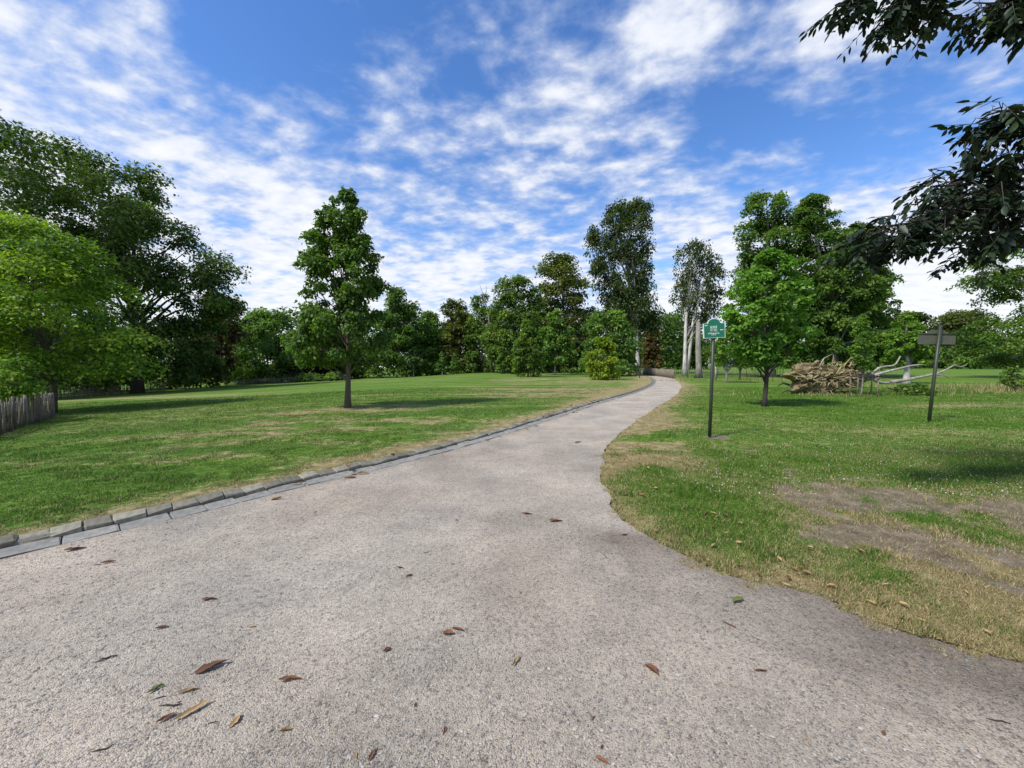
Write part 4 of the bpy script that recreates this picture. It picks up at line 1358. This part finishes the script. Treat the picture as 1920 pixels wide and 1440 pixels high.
# ------------------------------------------------------------------ grey sign seen from behind
g2x, g2y = G(1741, 793)
s2 = empty('park_sign', (g2x, g2y, float(ground_z(g2x, g2y)[0])), 'leaning sign seen from its dull grey-green back, on the right lawn', 'sign')
H2 = AT(1760, 645, g2y)[2] - s2.location.z
dx2 = AT(1760, 640, g2y)[0] - g2x
up2 = np.array([dx2, 0, AT(1760, 640, g2y)[2] - s2.location.z])
m_ = MB()
m_.tube([[0, 0, -.15], up2 * .5, up2 * 1.20], [.040] * 3, 12)
link('post', m_.mesh('post', M['post_green'], True), s2)
t2 = math.atan2(dx2, H2) * .35
ppm = g2y / F_PX
hw2 = 33 * ppm
ol2 = [(-hw2, 0), (hw2, 0), (hw2 * 1.01, .30), (hw2 * .62, .305)] + [(math.cos(a) * hw2 * .58, .31 + math.sin(a) * .11) for a in np.linspace(0, math.pi, 9)] + [(-hw2 * .62, .305), (-hw2 * 1.01, .30)]
me = plate(ol2, -.006, .008)
me.materials.append(M['sign_back'])
pn = link('panel', me, s2, loc=(up2[0] * .94 + .005, .05, H2 - .02))
pn.rotation_euler = (0, .02, -.05)
for zz, hh in ((.302, .018), (.012, .016)):
    m_ = MB()
    m_.box((0, -.015, zz), (hw2 * 2.06, .02, hh))
    r_ = link('rail', m_.mesh('rail', M['post_green']), s2, loc=pn.location)
    r_.rotation_euler = pn.rotation_euler
m_ = MB()
m_.tube([[0, 0, 0], [0, -.012, 0]], .012, 8)
bo = link('bolt', m_.mesh('bolt', M['wire']), s2, loc=(up2[0] * .965, -.035, H2 + .10))

# ------------------------------------------------------------------ fallen tree with root plate
D_ = 21.5
cpt = AT(1555, 706, D_)
ftz = float(ground_z(cpt[0], D_)[0])
ft = empty('fallen_tree', (cpt[0], D_, ftz), 'uprooted fallen tree with a big earthy root plate and pale bare limbs', 'fallen tree')
og = np.array(ft.location)
bm = bmesh.new()
bmesh.ops.create_icosphere(bm, subdivisions=5, radius=1.0)
for v in bm.verts:
    p = np.array(v.co)
    a = math.atan2(p[2], p[0])
    prof = 1 + .16 * math.sin(a * 3 + 1) + .10 * math.sin(a * 7)
    # two humps: tall on the left, lower on the right
    topf = 1.0 if p[0] < 0 else .86
    n_ = (float(fbm(p[0] * 3 + 5, p[2] * 3 + p[1] * 2, .9, 150, 4)) - .5) * .75 + (float(fbm(p[0] * 9, p[2] * 9 + p[1] * 5, .9, 160, 3)) - .5) * .45
    v.co = Vector((p[0] * 2.05 * (prof * .9 + n_ * .5), p[1] * .75 * (1 + n_), max(-.15, .85 + p[2] * 1.02 * topf * (prof * .85 + n_ * .8))))
me = bpy.data.meshes.new('root_plate')
bm.to_mesh(me)
bm.free()
me.materials.append(M['soil'])
rpl = link('root_plate', me, ft, loc=(0, .3, 0))
rpl.scale = (1.22, 1, .94)
for q in range(165):
    a = rng.random() * 6.283
    r0 = rng.uniform(.1, 1.5)
    st = np.array([math.cos(a) * r0 * 1.45, -.45 + .3 * (r0 / 1.5) ** 2, .95 + math.sin(a) * r0 * .60])
    if st[2] < .05:
        continue
    ln = rng.uniform(.25, .9) * (1.6 if rng.random() < .15 else 1)
    dirv = np.array([math.cos(a) + rng.normal(0, .5), -rng.uniform(.05, .45), math.sin(a) * .8 + rng.normal(0, .4)])
    dirv /= np.linalg.norm(dirv)
    pts = [st]
    for k in range(4):
        dirv = dirv + rng.normal(0, .55, 3)
        dirv /= np.linalg.norm(dirv)
        nx_ = pts[-1] + dirv * ln / 4
        nx_[2] = max(nx_[2], .03)
        pts.append(nx_)
    m_ = MB()
    r_ = .012 + .07 * rng.random() ** 2.2
    m_.tube(pts, [r_, r_ * .85, r_ * .6, r_ * .4, r_ * .1], 5, True, .1)
    link('root', m_.mesh('root', M['root'], True), ft)
for pl, r_ in ((((1480, 722), (1468, 718), (1458, 724)), .07), (((1492, 735), (1476, 732), (1464, 738)), .05), (((1535, 690), (1545, 672), (1560, 664)), .035)):
    m_ = MB()
    m_.tube(np.array([AT(*p, D_ - .3) for p in pl]) - og, [r_, r_ * .8, r_ * .3], 6, True, .1)
    link('root', m_.mesh('root', M['bark_dark'] if r_ > .04 else M['deadwood'], True), ft)
m_ = MB()
tkp = np.array([[.6, .6, .9], [2.0, 1.6, .75], [3.6, 2.4, .62]])
m_.tube(tkp, [.42, .36, .30], 10, True, .05)
link('trunk', m_.mesh('trunk', M['bark_grey'], True), ft)
LIMBS = [([(1630, 705), (1648, 690), (1662, 687), (1678, 684), (1688, 668)], 23.0, .075), ([(1632, 706), (1655, 699), (1690, 690), (1712, 685), (1732, 684)], 22.6, .085),
         ([(1672, 716), (1700, 712), (1730, 706), (1755, 701), (1768, 702)], 22.0, .105), ([(1755, 701), (1772, 694), (1790, 684)], 22.0, .06), ([(1790, 684), (1800, 688), (1812, 684)], 22.0, .035),
         ([(1755, 703), (1770, 704), (1778, 708)], 21.9, .05), ([(1640, 704), (1640, 712), (1655, 718), (1675, 716)], 22.6, .11), ([(1688, 692), (1698, 690), (1704, 697)], 22.8, .035), ([(1648, 690), (1640, 697), (1628, 707)], 23.1, .09),
         ([(1665, 727), (1690, 735), (1715, 742), (1752, 752), (1775, 745)], 20.8, .03)]
for pl, dd_, r_ in LIMBS:
    pp, _ = smooth_curve(np.array([AT(*p, dd_) for p in pl]) - og, 10)
    m_ = MB()
    m_.tube(pp, r_ * np.linspace(1, .45, 10), 8, True, .05)
    link('limb', m_.mesh('limb', M['deadwood'] if r_ != .03 else M['bark_dark'], True), ft)

# wooden frame round the staked sapling
fx = AT(1620, 720, 19.6)[0]
fr_ = empty('tree_guard', (fx, 19.6, float(ground_z(fx, 19.6)[0])), 'weathered wooden stake frame around the sapling by the root plate', 'tree guard')
og = np.array(fr_.location)
for p_, yy in ((1594, 19.6), (1608, 20.6), (1646, 19.6), (1634, 20.7)):
    a = AT(p_, 720, yy)
    m_ = MB()
    m_.tube(np.array([[a[0], yy, og[2] - .1], [a[0] + .02, yy, og[2] + 1.12]]) - og, [.035, .033], 8)
    link('stake', m_.mesh('stake', M['pale'], True), fr_)
for (p0, y0), (p1, y1) in (((1592, 19.56), (1648, 19.56)), ((1606, 20.64), (1636, 20.74))):
    a, c = AT(p0, 720, y0), AT(p1, 720, y1)
    mid = (a + c) / 2
    m_ = MB()
    m_.box((mid[0] - og[0], mid[1] - og[1] - .045, 1.03), (c[0] - a[0], .022, .07))
    link('rail', m_.mesh('rail', M['bark_dark']), fr_)

# pale marker post near the saplings
for p_, yy, hh, lb in ((1342, 41.0, 1.5, 'pale wooden stake standing beside the broken trunk'), (1437, 38.0, .0, '')):
    if hh:
        a = AT(p_, 700, yy)
        m_ = MB()
        m_.tube([[0, 0, -.1], [.01, 0, hh * .6], [.0, 0, hh], [0, 0, hh + .06]], [.10, .095, .09, .03], 8)
        link('stake', m_.mesh('stake', M['deadwood'], True), None, lb, 'stake', loc=(a[0], yy, float(ground_z(a[0], yy)[0])))
a = AT(1199, 708, 50)
m_ = MB()
m_.tube([[0, 0, -.1], [0, 0, .7], [0, 0, .9], [0, 0, .93]], [.06, .06, .055, .02], 8)
link('bollard', m_.mesh('bollard', M['bark_dark'], True), None, 'short dark wooden bollard beside the path bend', 'bollard', loc=(a[0], 50, float(ground_z(a[0], 50)[0])))

# small white notice boards by the wood on the left
for p_, yy, hh, lb in ((410, 74.0, 1.35, 'small white notice board at the dark wood edge, right one'), (394, 80.0, 1.7, 'small white notice board at the dark wood edge, left one')):
    a = AT(p_, 715, yy)
    nb_ = empty('notice_board', (a[0], yy, float(ground_z(a[0], yy)[0])), lb, 'notice board')
    m_ = MB()
    m_.tube([[0, 0, -.1], [0, 0, hh]], .04, 6)
    link('post', m_.mesh('post', M['post_green']), nb_)
    m_ = MB()
    m_.box((0, -.05, hh - .12), (.62, .03, .42))
    link('board', m_.mesh('board', M['white']), nb_)

# ------------------------------------------------------------------ walker on the far lawn
def skin_mesh(name, verts, edges, radii, mat, sub=1):
    me = bpy.data.meshes.new(name)
    me.from_pydata(verts, edges, [])
    o = bpy.data.objects.new('tmp', me)
    COL.objects.link(o)
    o.modifiers.new('skin', 'SKIN')
    sv = me.skin_vertices[0].data
    for i_, r_ in enumerate(radii):
        sv[i_].radius = (r_, r_)
        sv[i_].use_root = (i_ == 0)
    ms = o.modifiers.new('sub', 'SUBSURF')
    ms.levels = ms.render_levels = sub
    bpy.context.view_layer.update()
    dg = bpy.context.evaluated_depsgraph_get()
    out = bpy.data.meshes.new_from_object(o.evaluated_get(dg))
    bpy.data.objects.remove(o)
    out.materials.clear()
    out.materials.append(mat)
    return out


pyy = 92.0
pa = AT(891, 698, pyy)
pe = empty('person', (pa[0], pyy, float(ground_z(pa[0], pyy)[0])), 'distant person in pale clothes walking along the lawn crest', 'person')
sv = [(0, 0, .92), (0, 0, 1.15), (0, 0, 1.38), (0, 0, 1.50), (0, -.02, 1.62), (0, 0, 1.74), (.18, 0, 1.38), (.24, .05, 1.12), (.22, -.08, .88), (.22, -.1, .78), (-.18, 0, 1.38), (-.24, -.05, 1.12), (-.22, .08, .88), (-.22, .1, .78),
      (.09, 0, .86), (.11, -.10, .48), (.11, -.05, .08), (.11, -.2, .04), (-.09, 0, .86), (-.11, .1, .48), (-.11, .2, .10), (-.11, .08, .04)]
se = [(0, 1), (1, 2), (2, 3), (3, 4), (4, 5), (2, 6), (6, 7), (7, 8), (8, 9), (2, 10), (10, 11), (11, 12), (12, 13), (0, 14), (14, 15), (15, 16), (16, 17), (0, 18), (18, 19), (19, 20), (20, 21)]
sr = [.15, .14, .16, .06, .10, .07, .07, .055, .04, .035, .07, .055, .04, .035, .10, .075, .05, .04, .10, .075, .05, .04]
link('body', skin_mesh('body', sv, se, sr, M['skin'], 2), pe)
sv2 = [(0, 0, .86), (0, 0, 1.12), (0, 0, 1.36), (0, 0, 1.44), (.19, 0, 1.38), (.25, .05, 1.12), (-.19, 0, 1.38), (-.25, -.05, 1.12)]
link('shirt', skin_mesh('shirt', sv2, [(0, 1), (1, 2), (2, 3), (2, 4), (4, 5), (2, 6), (6, 7)], [.19, .18, .19, .09, .09, .075, .09, .075], M['cloth'], 2), pe)
sv3 = [(0, 0, .95), (.09, 0, .84), (.11, -.10, .48), (.11, -.05, .14), (-.09, 0, .84), (-.11, .1, .48), (-.11, .2, .16)]
link('trousers', skin_mesh('trousers', sv3, [(0, 1), (1, 2), (2, 3), (0, 4), (4, 5), (5, 6)], [.16, .12, .095, .075, .12, .095, .075], M['cloth'], 2), pe)
link('hair', skin_mesh('hair', [(0, .03, 1.66), (0, .02, 1.74), (0, .0, 1.79)], [(0, 1), (1, 2)], [.10, .105, .06], M['bark_dark'], 1), pe)

# crows on the lawn
for p_, q_, yy, rz, lb in ((775, 704, 70, .4, 'small black bird on the far lawn, left of the other bird'), (806, 703, 74, 2.3, 'small black bird on the far lawn, right of the other bird')):
    a = AT(p_, q_, yy)
    bo = link('bird', skin_mesh('bird', [(0, 0, .24), (.12, 0, .30), (.20, 0, .36), (.28, 0, .35), (-.14, 0, .20), (-.30, 0, .15), (.03, .04, .12), (.05, .04, .0), (.03, -.04, .12), (.05, -.04, .0)],
              [(0, 1), (1, 2), (2, 3), (0, 4), (4, 5), (0, 6), (6, 7), (0, 8), (8, 9)], [.10, .075, .055, .012, .08, .03, .02, .012, .02, .012], M['bird'], 1), None, lb, 'bird', 'crows on the far lawn', loc=(a[0], yy, float(ground_z(a[0], yy)[0])))
    bo.rotation_euler = (0, 0, rz)

# white marquee at the far right
mqy = 118.0
a, c = AT(1897, 690, mqy), AT(1960, 690, mqy)
mz = float(ground_z(a[0], mqy)[0])
mq = empty('marquee', ((a[0] + c[0]) / 2, mqy, mz), 'white open tent under the trees at the far right', 'tent')
w2 = (c[0] - a[0]) / 2
zt = AT(1900, 674, mqy)[2] - mz
m_ = MB()
m_.add([[-w2, -3, zt], [w2, -3, zt], [w2, 3, zt], [-w2, 3, zt], [0, -1, zt + 1.5], [0, 1, zt + 1.5]], [(0, 4, 3), (3, 4, 5), (1, 2, 4), (2, 5, 4)], None)
m_.add([[-w2, -3, zt], [w2, -3, zt], [0, -1, zt + 1.5], [w2, 3, zt], [-w2, 3, zt], [0, 1, zt + 1.5]], [(0, 1, 2), (3, 4, 5)], None)
mrf = link('roof', m_.mesh('roof', M['canvas']), mq)
m_ = MB()
m_.box((0, -3.02, zt - .12), (w2 * 2, .03, .28))
link('valance', m_.mesh('valance', M['canvas']), mrf)
for sx in (-1, 0, 1):
    for sy in (-1, 1):
        m_ = MB()
        m_.tube([[sx * w2 * .97, sy * 2.9, 0], [sx * w2 * .97, sy * 2.9, zt]], .08, 6)
        link('pole', m_.mesh('pole', M['white']), mq)

# ------------------------------------------------------------------ tree overhead, whose branches hang into the picture
TR = np.array([9.5, -2.0, 0.0])
oh = empty('overhanging_tree', tuple(TR), 'dark leafy branches of a tree hanging in from the upper right', 'tree')
m_ = MB()
m_.tube([[0, 0, -.1], [0, .05, 1.5], [-.1, .1, 4], [-.5, .2, 7], [-1.2, .3, 10]], [.42, .34, .30, .24, .12], 12, True, .03)
link('trunk', m_.mesh('trunk', M['bark_dark'], True), oh)
LL = [[], [], []]
leaf_v, leaf_f, leaf_a, cnt = [], [], [], [0]
# leaflet: six-point lens, folded along the midrib
LFT = np.array([[0, 0, 0], [.30, .20, .03], [.66, .18, .02], [1, 0, -.06], [.66, -.18, .02], [.30, -.20, .03], [.5, 0, -.02]])
LFF = np.array([(0, 1, 6), (1, 2, 6), (2, 3, 6), (3, 4, 6), (4, 5, 6), (5, 0, 6)])


def leaflets(P0, D_, size, v):
    """P0 (n,3), D_ (n,3) unit tips"""
    n = len(P0)
    s_ = np.cross(D_, np.array([0, 0, 1.0]) + rng.normal(0, .35, (n, 3)))
    s_ /= np.linalg.norm(s_, axis=1)[:, None] + 1e-9
    u_ = np.cross(s_, D_)
    V = P0[:, None, :] + size[:, None, None] * (LFT[None, :, 0:1] * D_[:, None, :] + LFT[None, :, 1:2] * s_[:, None, :] + LFT[None, :, 2:3] * u_[:, None, :])
    leaf_v.append(V.reshape(-1, 3))
    leaf_f.append((LFF[None] + (cnt[0] + np.arange(n) * 7)[:, None, None]).reshape(-1, 3))
    leaf_a.append(np.repeat(v, 7))
    cnt[0] += n * 7


twigs = MB()


def spray(pl, Yd, per_m, spread, r0=.022):
    pp = np.array([AT(p[0], p[1], Yd + (p[2] if len(p) > 2 else 0)) for p in pl])
    cv, L = smooth_curve(pp, 40)
    twigs.tube(cv - TR, np.linspace(r0, r0 * .25, 40), 6, False)
    tn = np.gradient(cv, axis=0)
    tn /= np.linalg.norm(tn, axis=1)[:, None]
    nl = int(L * per_m)
    for q in range(nl):
        k = int(rng.random() ** .85 * 39.9)
        p0 = cv[k] + rng.normal(0, spread, 3) * np.array([1, 1, .75])
        dv = tn[k] * .6 + np.array([0, 0, -.55]) + rng.normal(0, .45, 3)
        dv /= np.linalg.norm(dv)
        ln = rng.uniform(.20, .32)
        npair = 4
        ts = np.linspace(.25, .95, npair)
        sd = np.cross(dv, [0, 0, 1.0]) + rng.normal(0, .15, 3)
        sd /= np.linalg.norm(sd) + 1e-9
        pts, drs = [], []
        for tt in ts:
            base_ = p0 + dv * ln * tt + np.array([0, 0, -.05 * tt * tt])
            for sg_ in (-1, 1):
                dr = dv * .55 + sd * sg_ * .75 + np.array([0, 0, -.25]) + rng.normal(0, .12, 3)
                pts.append(base_)
                drs.append(dr / np.linalg.norm(dr))
        pts.append(p0 + dv * ln)
        drs.append(dv)
        n_ = len(pts)
        vb = .38 + .12 * rng.normal() + (.5 if rng.random() < .03 else 0)
        leaflets(np.array(pts), np.array(drs), rng.uniform(.085, .125) * (.8 + .4 * rng.random(n_)), np.clip(vb + .1 * rng.normal(size=n_), .01, .99))
        twigs.tube(np.array([cv[k], p0, p0 + dv * ln]) - TR, [.005, .004, .002], 4, False)


YD = 4.2
spray([(2150, 250), (1990, 300), (1900, 330), (1810, 345), (1745, 350)], YD, 34, .12, .04)
spray([(1880, 350), (1800, 390), (1720, 415), (1660, 425), (1628, 440)], YD - .1, 46, .10)
spray([(1990, 330), (1920, 380), (1860, 400), (1800, 440)], YD + .1, 42, .12)
spray([(1990, 360), (1920, 410), (1870, 435), (1830, 462)], YD, 46, .10)
spray([(1900, 350), (1830, 360), (1770, 380), (1740, 420)], YD, 36, .11)
spray([(2050, 170), (1960, 215), (1900, 225), (1860, 255), (1850, 300)], YD - .1, 52, .09)
spray([(1960, 200), (1915, 205), (1870, 210), (1840, 222)], YD - .1, 34, .05)
spray([(2000, 250), (1930, 290), (1890, 310), (1840, 320)], YD, 44, .10)
spray([(1830, -190), (1760, -90), (1700, -20), (1655, 30)], YD + .2, 40, .10, .03)
spray([(1760, -90), (1720, -30), (1710, 20), (1735, 20)], YD + .2, 46, .08)
spray([(1700, -60), (1640, -25), (1600, -5), (1578, 12)], YD + .2, 36, .045)
spray([(2050, -160), (1950, -60), (1890, 0), (1845, 30)], YD, 52, .09, .03)
spray([(2000, -60), (1930, -10), (1870, 5), (1825, 5)], YD, 40, .07)
spray([(1990, -20), (1940, 10), (1915, 30)], YD, 40, .06)
spray([(1800, 395), (1740, 420), (1690, 440), (1650, 458)], YD - .1, 36, .06)
# limbs from the trunk to the sprays
for end, r_ in ((AT(2150, 250, YD), .10), (AT(1990, 345, YD + .05), .07), (AT(2050, 170, YD - .1), .07), (AT(1830, -190, YD + .2), .08), (AT(2050, -160, YD), .07), (AT(1990, 250, YD), .06)):
    e = end - TR
    s0 = np.array([-.1, .1, 4.2 + rng.random() * 2])
    twigs.tube([s0, s0 * .55 + e * .45 + np.array([0, 0, .6]), e], [r_, r_ * .7, r_ * .35], 7, False)
# the crown itself, above and behind the camera
nC_ = 120
cl = []
while len(cl) < nC_:
    u_ = rng.normal(size=3)
    u_ /= np.linalg.norm(u_)
    r_ = rng.random() ** .4
    c = np.array([9.2, -4.6, 10.0]) + u_ * r_ * np.array([6.2, 5.2, 3.6])
    if c[1] > -1.2 and c[2] < CAM_H + 1.05 * max(c[1] + 1.4, 0) + 1.6 and c[0] < 1.5 * max(c[1] + 1.6, 0) + 2.5:
        continue
    cl.append(c)
for c in cl:
    nl = 58
    P0 = c + rng.normal(0, .62, (nl, 3)) * np.array([1, 1, .6])
    dv = rng.normal(0, .6, (nl, 3)) + np.array([0, 0, -.5])
    dv /= np.linalg.norm(dv, axis=1)[:, None]
    leaflets(P0, dv, rng.uniform(.26, .40, nl), np.clip(.4 + .15 * rng.normal(size=nl), .01, .99))
    s0 = np.array([-.6, .2, 6 + rng.random() * 3])
    e = c - TR
    twigs.tube([s0, (s0 + e) / 2 + np.array([0, 0, .4]), e], [.06, .035, .01], 5, False)
link('branches', twigs.mesh('branches', M['bark_dark'], True), oh)
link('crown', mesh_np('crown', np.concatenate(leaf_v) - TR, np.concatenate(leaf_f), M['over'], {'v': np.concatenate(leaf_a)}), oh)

# ------------------------------------------------------------------ fallen leaves, twigs
M['dead1'] = plain_mat('dead_leaf_brown', (.085, .032, .016), (.20, .085, .040), 25, .8, .3, .004, 0, .5)
M['dead2'] = plain_mat('dead_leaf_tan', (.25, .15, .060), (.44, .30, .14), 25, .8, .3, .004, 0, .4)
M['dead3'] = plain_mat('dead_leaf_green', (.06, .09, .015), (.16, .19, .05), 25, .8, .3, .004, 0, .4)
M['twig'] = plain_mat('dry_twig', (.020, .016, .012), (.055, .042, .030), 25, .9, .3, .003)


def dead_leaf(kind, mat):
    """curled dry leaf, unit length along x, lying near z = 0"""
    nu, nv = 9, 5
    u = np.linspace(0, 1, nu)
    wd = {0: .20, 1: .13, 2: .30}[kind] * np.sin(np.pi * np.clip(u * .92 + .06, 0, 1)) ** .8
    V = []
    fold, tw, ben = rng.uniform(.5, 1.3), rng.uniform(-1.4, 1.4), rng.uniform(.2, .8)
    jl = rng.uniform(.55, 1.25, (nu, 2))
    for i_ in range(nu):
        for k in range(nv):
            a = (k / (nv - 1) - .5) * 2
            yy = a * wd[i_] * jl[i_, 0 if a < 0 else 1]
            zz_ = abs(a) ** 1.3 * wd[i_] * fold
            t_ = tw * (u[i_] - .5)
            V.append((u[i_] - .5 + rng.normal(0, .012), yy * math.cos(t_) - zz_ * math.sin(t_) + .10 * math.sin(u[i_] * 4 * ben), .05 + abs(yy * math.sin(t_) + zz_ * math.cos(t_)) + ben * (u[i_] - .5) ** 2 * .5 + rng.normal(0, .008)))
    F = [(i_ * nv + k, i_ * nv + k + 1, (i_ + 1) * nv + k + 1, (i_ + 1) * nv + k) for i_ in range(nu - 1) for k in range(nv - 1)]
    V = np.array(V)
    n0 = len(V)
    st_ = np.array([[-.50, -.08, .04], [-.62, -.10, .05], [-.74, -.07, .03]])
    sv_, sf_ = [], []
    for i_, p in enumerate(st_):
        for e in ((0, .012, 0), (0, -.012, 0), (0, 0, .015)):
            sv_.append(p + np.array(e))
    for i_ in range(2):
        for k in range(3):
            sf_.append((n0 + i_ * 3 + k, n0 + i_ * 3 + (k + 1) % 3, n0 + (i_ + 1) * 3 + (k + 1) % 3, n0 + (i_ + 1) * 3 + k))
    return mesh_np('dead_leaf', np.concatenate([V, sv_]), np.array(F + sf_), M[mat])


DL = {(k, m): [dead_leaf(k, m) for _ in range(2)] for k in (0, 1, 2) for m in ('dead1', 'dead2', 'dead3')}
BIG = [((140, 1033), .105, 0, 'dead1', .5, 'brown curled leaf beside the gutter at the left'), ((203, 1057), .08, 1, 'dead1', .4, 'dark red leaf strip near the kerb at the left'), ((392, 1128), .075, 0, 'dead1', .1, 'small rust leaf left of the path middle'),
       ((398, 1256), .115, 0, 'dead1', .3, 'large brown curled leaf with tan stalk at lower left'), ((543, 1280), .085, 1, 'dead1', -.1, 'reddish brown folded leaf below the path middle'), ((362, 1337), .105, 1, 'dead2', .5, 'tan split leaf lowest of the lower left cluster'),
       ((353, 1299), .07, 1, 'dead2', .3, 'small tan curled leaf in the lower left cluster'), ((303, 1181), .05, 0, 'dead1', .4, 'rust leaf fragment above the lower left cluster'), ((293, 1295), .05, 0, 'dead3', .8, 'small greenish leaf in the lower left cluster'),
       ((313, 1350), .055, 0, 'dead1', .5, 'brown leaf fragment left of the tan split leaf'), ((444, 1354), .05, 2, 'dead2', 1.4, 'pale crumpled leaf right of the tan split leaf'), ((535, 1374), .035, 2, 'dead2', .3, 'tiny yellow leaf right of the lower left cluster'),
       ((700, 1418), .045, 0, 'dead1', 1.3, 'dark brown leaf at the bottom edge of the picture'), ((1130, 1432), .045, 0, 'dead1', -.6, 'brown leaf at the bottom edge right of the middle'), ((841, 1192), .05, 2, 'dead1', .2, 'brown leaf left of its neighbour in the path middle'),
       ((858, 1184), .06, 0, 'dead1', -.2, 'brown curled leaf right of its neighbour in the path middle'), ((970, 1243), .07, 1, 'dead2', 1.0, 'tan curved leaf in the path middle'), ((1221, 1261), .06, 2, 'dead1', -.7, 'flat brown leaf right of the path middle'),
       ((1042, 979), .115, 0, 'dead1', 0, 'dark curled leaf alone on the path before the bend'), ((988, 966), .09, 1, 'dead1', -.1, 'thin dark leaf left of the lone curled leaf'), ((1385, 1129), .075, 2, 'dead3', .2, 'greenish leaf tuft near the dark edge of the path'),
       ((1367, 1174), .06, 1, 'dead1', -1.0, 'narrow orange-brown leaf below the greenish tuft'), ((1427, 1262), .05, 1, 'dead1', -.2, 'small dark leaf at lower right of the path'), ((768, 1082), .05, 0, 'dead1', .6, 'small brown leaf above the path middle'),
       ((750, 1067), .05, 1, 'dead1', 0, 'thin brown leaf above the path middle'), ((727, 1222), .035, 2, 'dead1', .8, 'tiny brown leaf left of the path middle'), ((1084, 831), .18, 1, 'dead1', 0, 'dark leaf far along the path'), ((1172, 1005), .06, 0, 'dead1', .2, 'rust leaf near the right edge of the path'),
       ((655, 898), .20, 0, 'dead2', .3, 'dry tan leaf heap against the gutter, right end'), ((560, 912), .22, 1, 'dead1', .4, 'long brown leaf lying in the gutter'), ((520, 938), .13, 0, 'dead2', .4, 'tan leaf on the gravel below the gutter'), ((680, 890), .20, 0, 'dead2', .2, 'orange-tan leaf just off the gutter')]
for (p, ln, k, mt, rz, lb) in BIG:
    x_, y_ = G(*p)
    o = link('fallen_leaf', random.choice(DL[(k, mt)]), None, lb, 'leaf', 'fallen leaves on the gravel path', loc=(x_, y_, float(path_z(x_, y_)) + (.03 if 'gutter' in lb and 'lying' in lb else .001)))
    ln *= .9 if ln >= .125 else 1.3
    o.scale = (ln, ln * .8, ln * .9)
    o.rotation_euler = (random.gauss(0, .15), random.gauss(0, .08), rz + random.gauss(0, .15))
# smaller bits on gravel and litter along the grass edge
for q in range(46):
    y_ = 1.5 + 5.5 * rng.random() ** 1.6
    x_ = rng.uniform(-1.3, 1.3) * y_
    if signed(KERB, np.array([x_]), np.array([y_]))[0] > -.03 or signed(RIGHT, np.array([x_]), np.array([y_]))[0] < .1:
        continue
    o = link('leaf_scrap', random.choice(DL[(1 if q % 3 else 0, 'dead1' if q % 4 else 'dead2')]), None, 'small dry leaf scrap scattered on the gravel', 'leaf scrap', 'leaf scraps on the gravel', loc=(x_, y_, float(path_z(x_, y_)) + .001))
    ln = rng.uniform(.018, .04)
    o.scale = (ln, ln, ln)
    o.rotation_euler = (random.gauss(0, .2), 0, rng.random() * 6.28)
n_l = 0
while n_l < 190:
    if n_l < 130:
        k = int(rng.uniform(60, 330))
        y_ = rng.uniform(2.0, 7.5)
        j = np.argmin(np.abs(RIGHT[100:, 1] - y_) + 1000 * (RIGHT[100:, 0] > 5)) + 100
        x_ = RIGHT[j, 0] + abs(rng.normal(0, .5 + .1 * y_)) * 1.0
    else:
        s = rng.uniform(2.0, 16)
        p, tt, nn = kpoint(s + 6.5)
        e = rng.choice([-.12, -.05, .21, .42]) + rng.normal(0, .05)
        x_, y_ = p + nn * e
    if y_ < 1.2:
        continue
    zg = float(ground_z(x_, y_)[0]) + (.022 if n_l < 130 else .02)
    rgt = n_l < 130
    mt = str(rng.choice(['dead2', 'dead2', 'dead1'] if rgt else ['dead1', 'dead2', 'dead2', 'dead1', 'dead3']))
    cw = {'dead1': 'brown', 'dead2': 'tan', 'dead3': 'greenish'}[mt]
    if rgt:
        lb = cw + ' dry leaf in the grass ' + ('near the lower right corner' if y_ < 3.2 else 'right of the path narrowing' if y_ < 5.2 else 'between the path edge and the green sign')
    else:
        lb = cw + (' dry leaf by the near kerb at left' if y_ < 6 else ' dry leaf along the farther kerb')
    o = link('litter_leaf', random.choice(DL[(int(rng.choice([0, 1, 2])), mt)]), None, lb, 'leaf', lb, loc=(x_, y_, zg))
    ln = rng.uniform(.022, .062) * (1 if rgt else 1.9)
    o.scale = (ln, ln, ln)
    o.rotation_euler = (random.gauss(0, .3), random.gauss(0, .2), rng.random() * 6.28)
    n_l += 1
TW = [((198, 1239), .10, .6, 'forked dark twig at the left of the path'), ((192, 1405), .075, .4, 'straight dark twig in the lower left corner'), ((395, 1358), .05, .4, 'short dark twig below the tan split leaf'), ((318, 1325), .10, .05, 'thin bent twig under the lower left cluster'), ((299, 1310), .055, .4, 'short twig left of the small tan leaf'), ((594, 1350), .03, .5, 'stub of twig right of the lower left cluster'), ((1870, 1355), .08, -.3, 'dark twig in the lower right corner'), ((182, 1060), .07, .3, 'thin twig on the gravel left of the red leaf')]
for (p, ln, rz, lb) in TW:
    x_, y_ = G(*p)
    m_ = MB()
    k = rng.normal(0, .05, 3)
    m_.tube([[-.5, 0, .03], [-.15, k[0], .05], [.2, k[1], .045], [.5, k[2], .06]], [.012, .035, .04, .02], 5, True, .1)
    if 'forked' in lb:
        m_.tube([[.05, 0, .05], [-.12, .10, .07], [-.28, .12, .06]], [.03, .025, .01], 5)
    o = link('twig', m_.mesh('twig', M['twig']), None, lb, 'twig', 'twigs on the gravel', loc=(x_, y_, float(path_z(x_, y_)) + .001))
    o.scale = (ln, ln, ln)
    o.rotation_euler = (0, 0, rz)
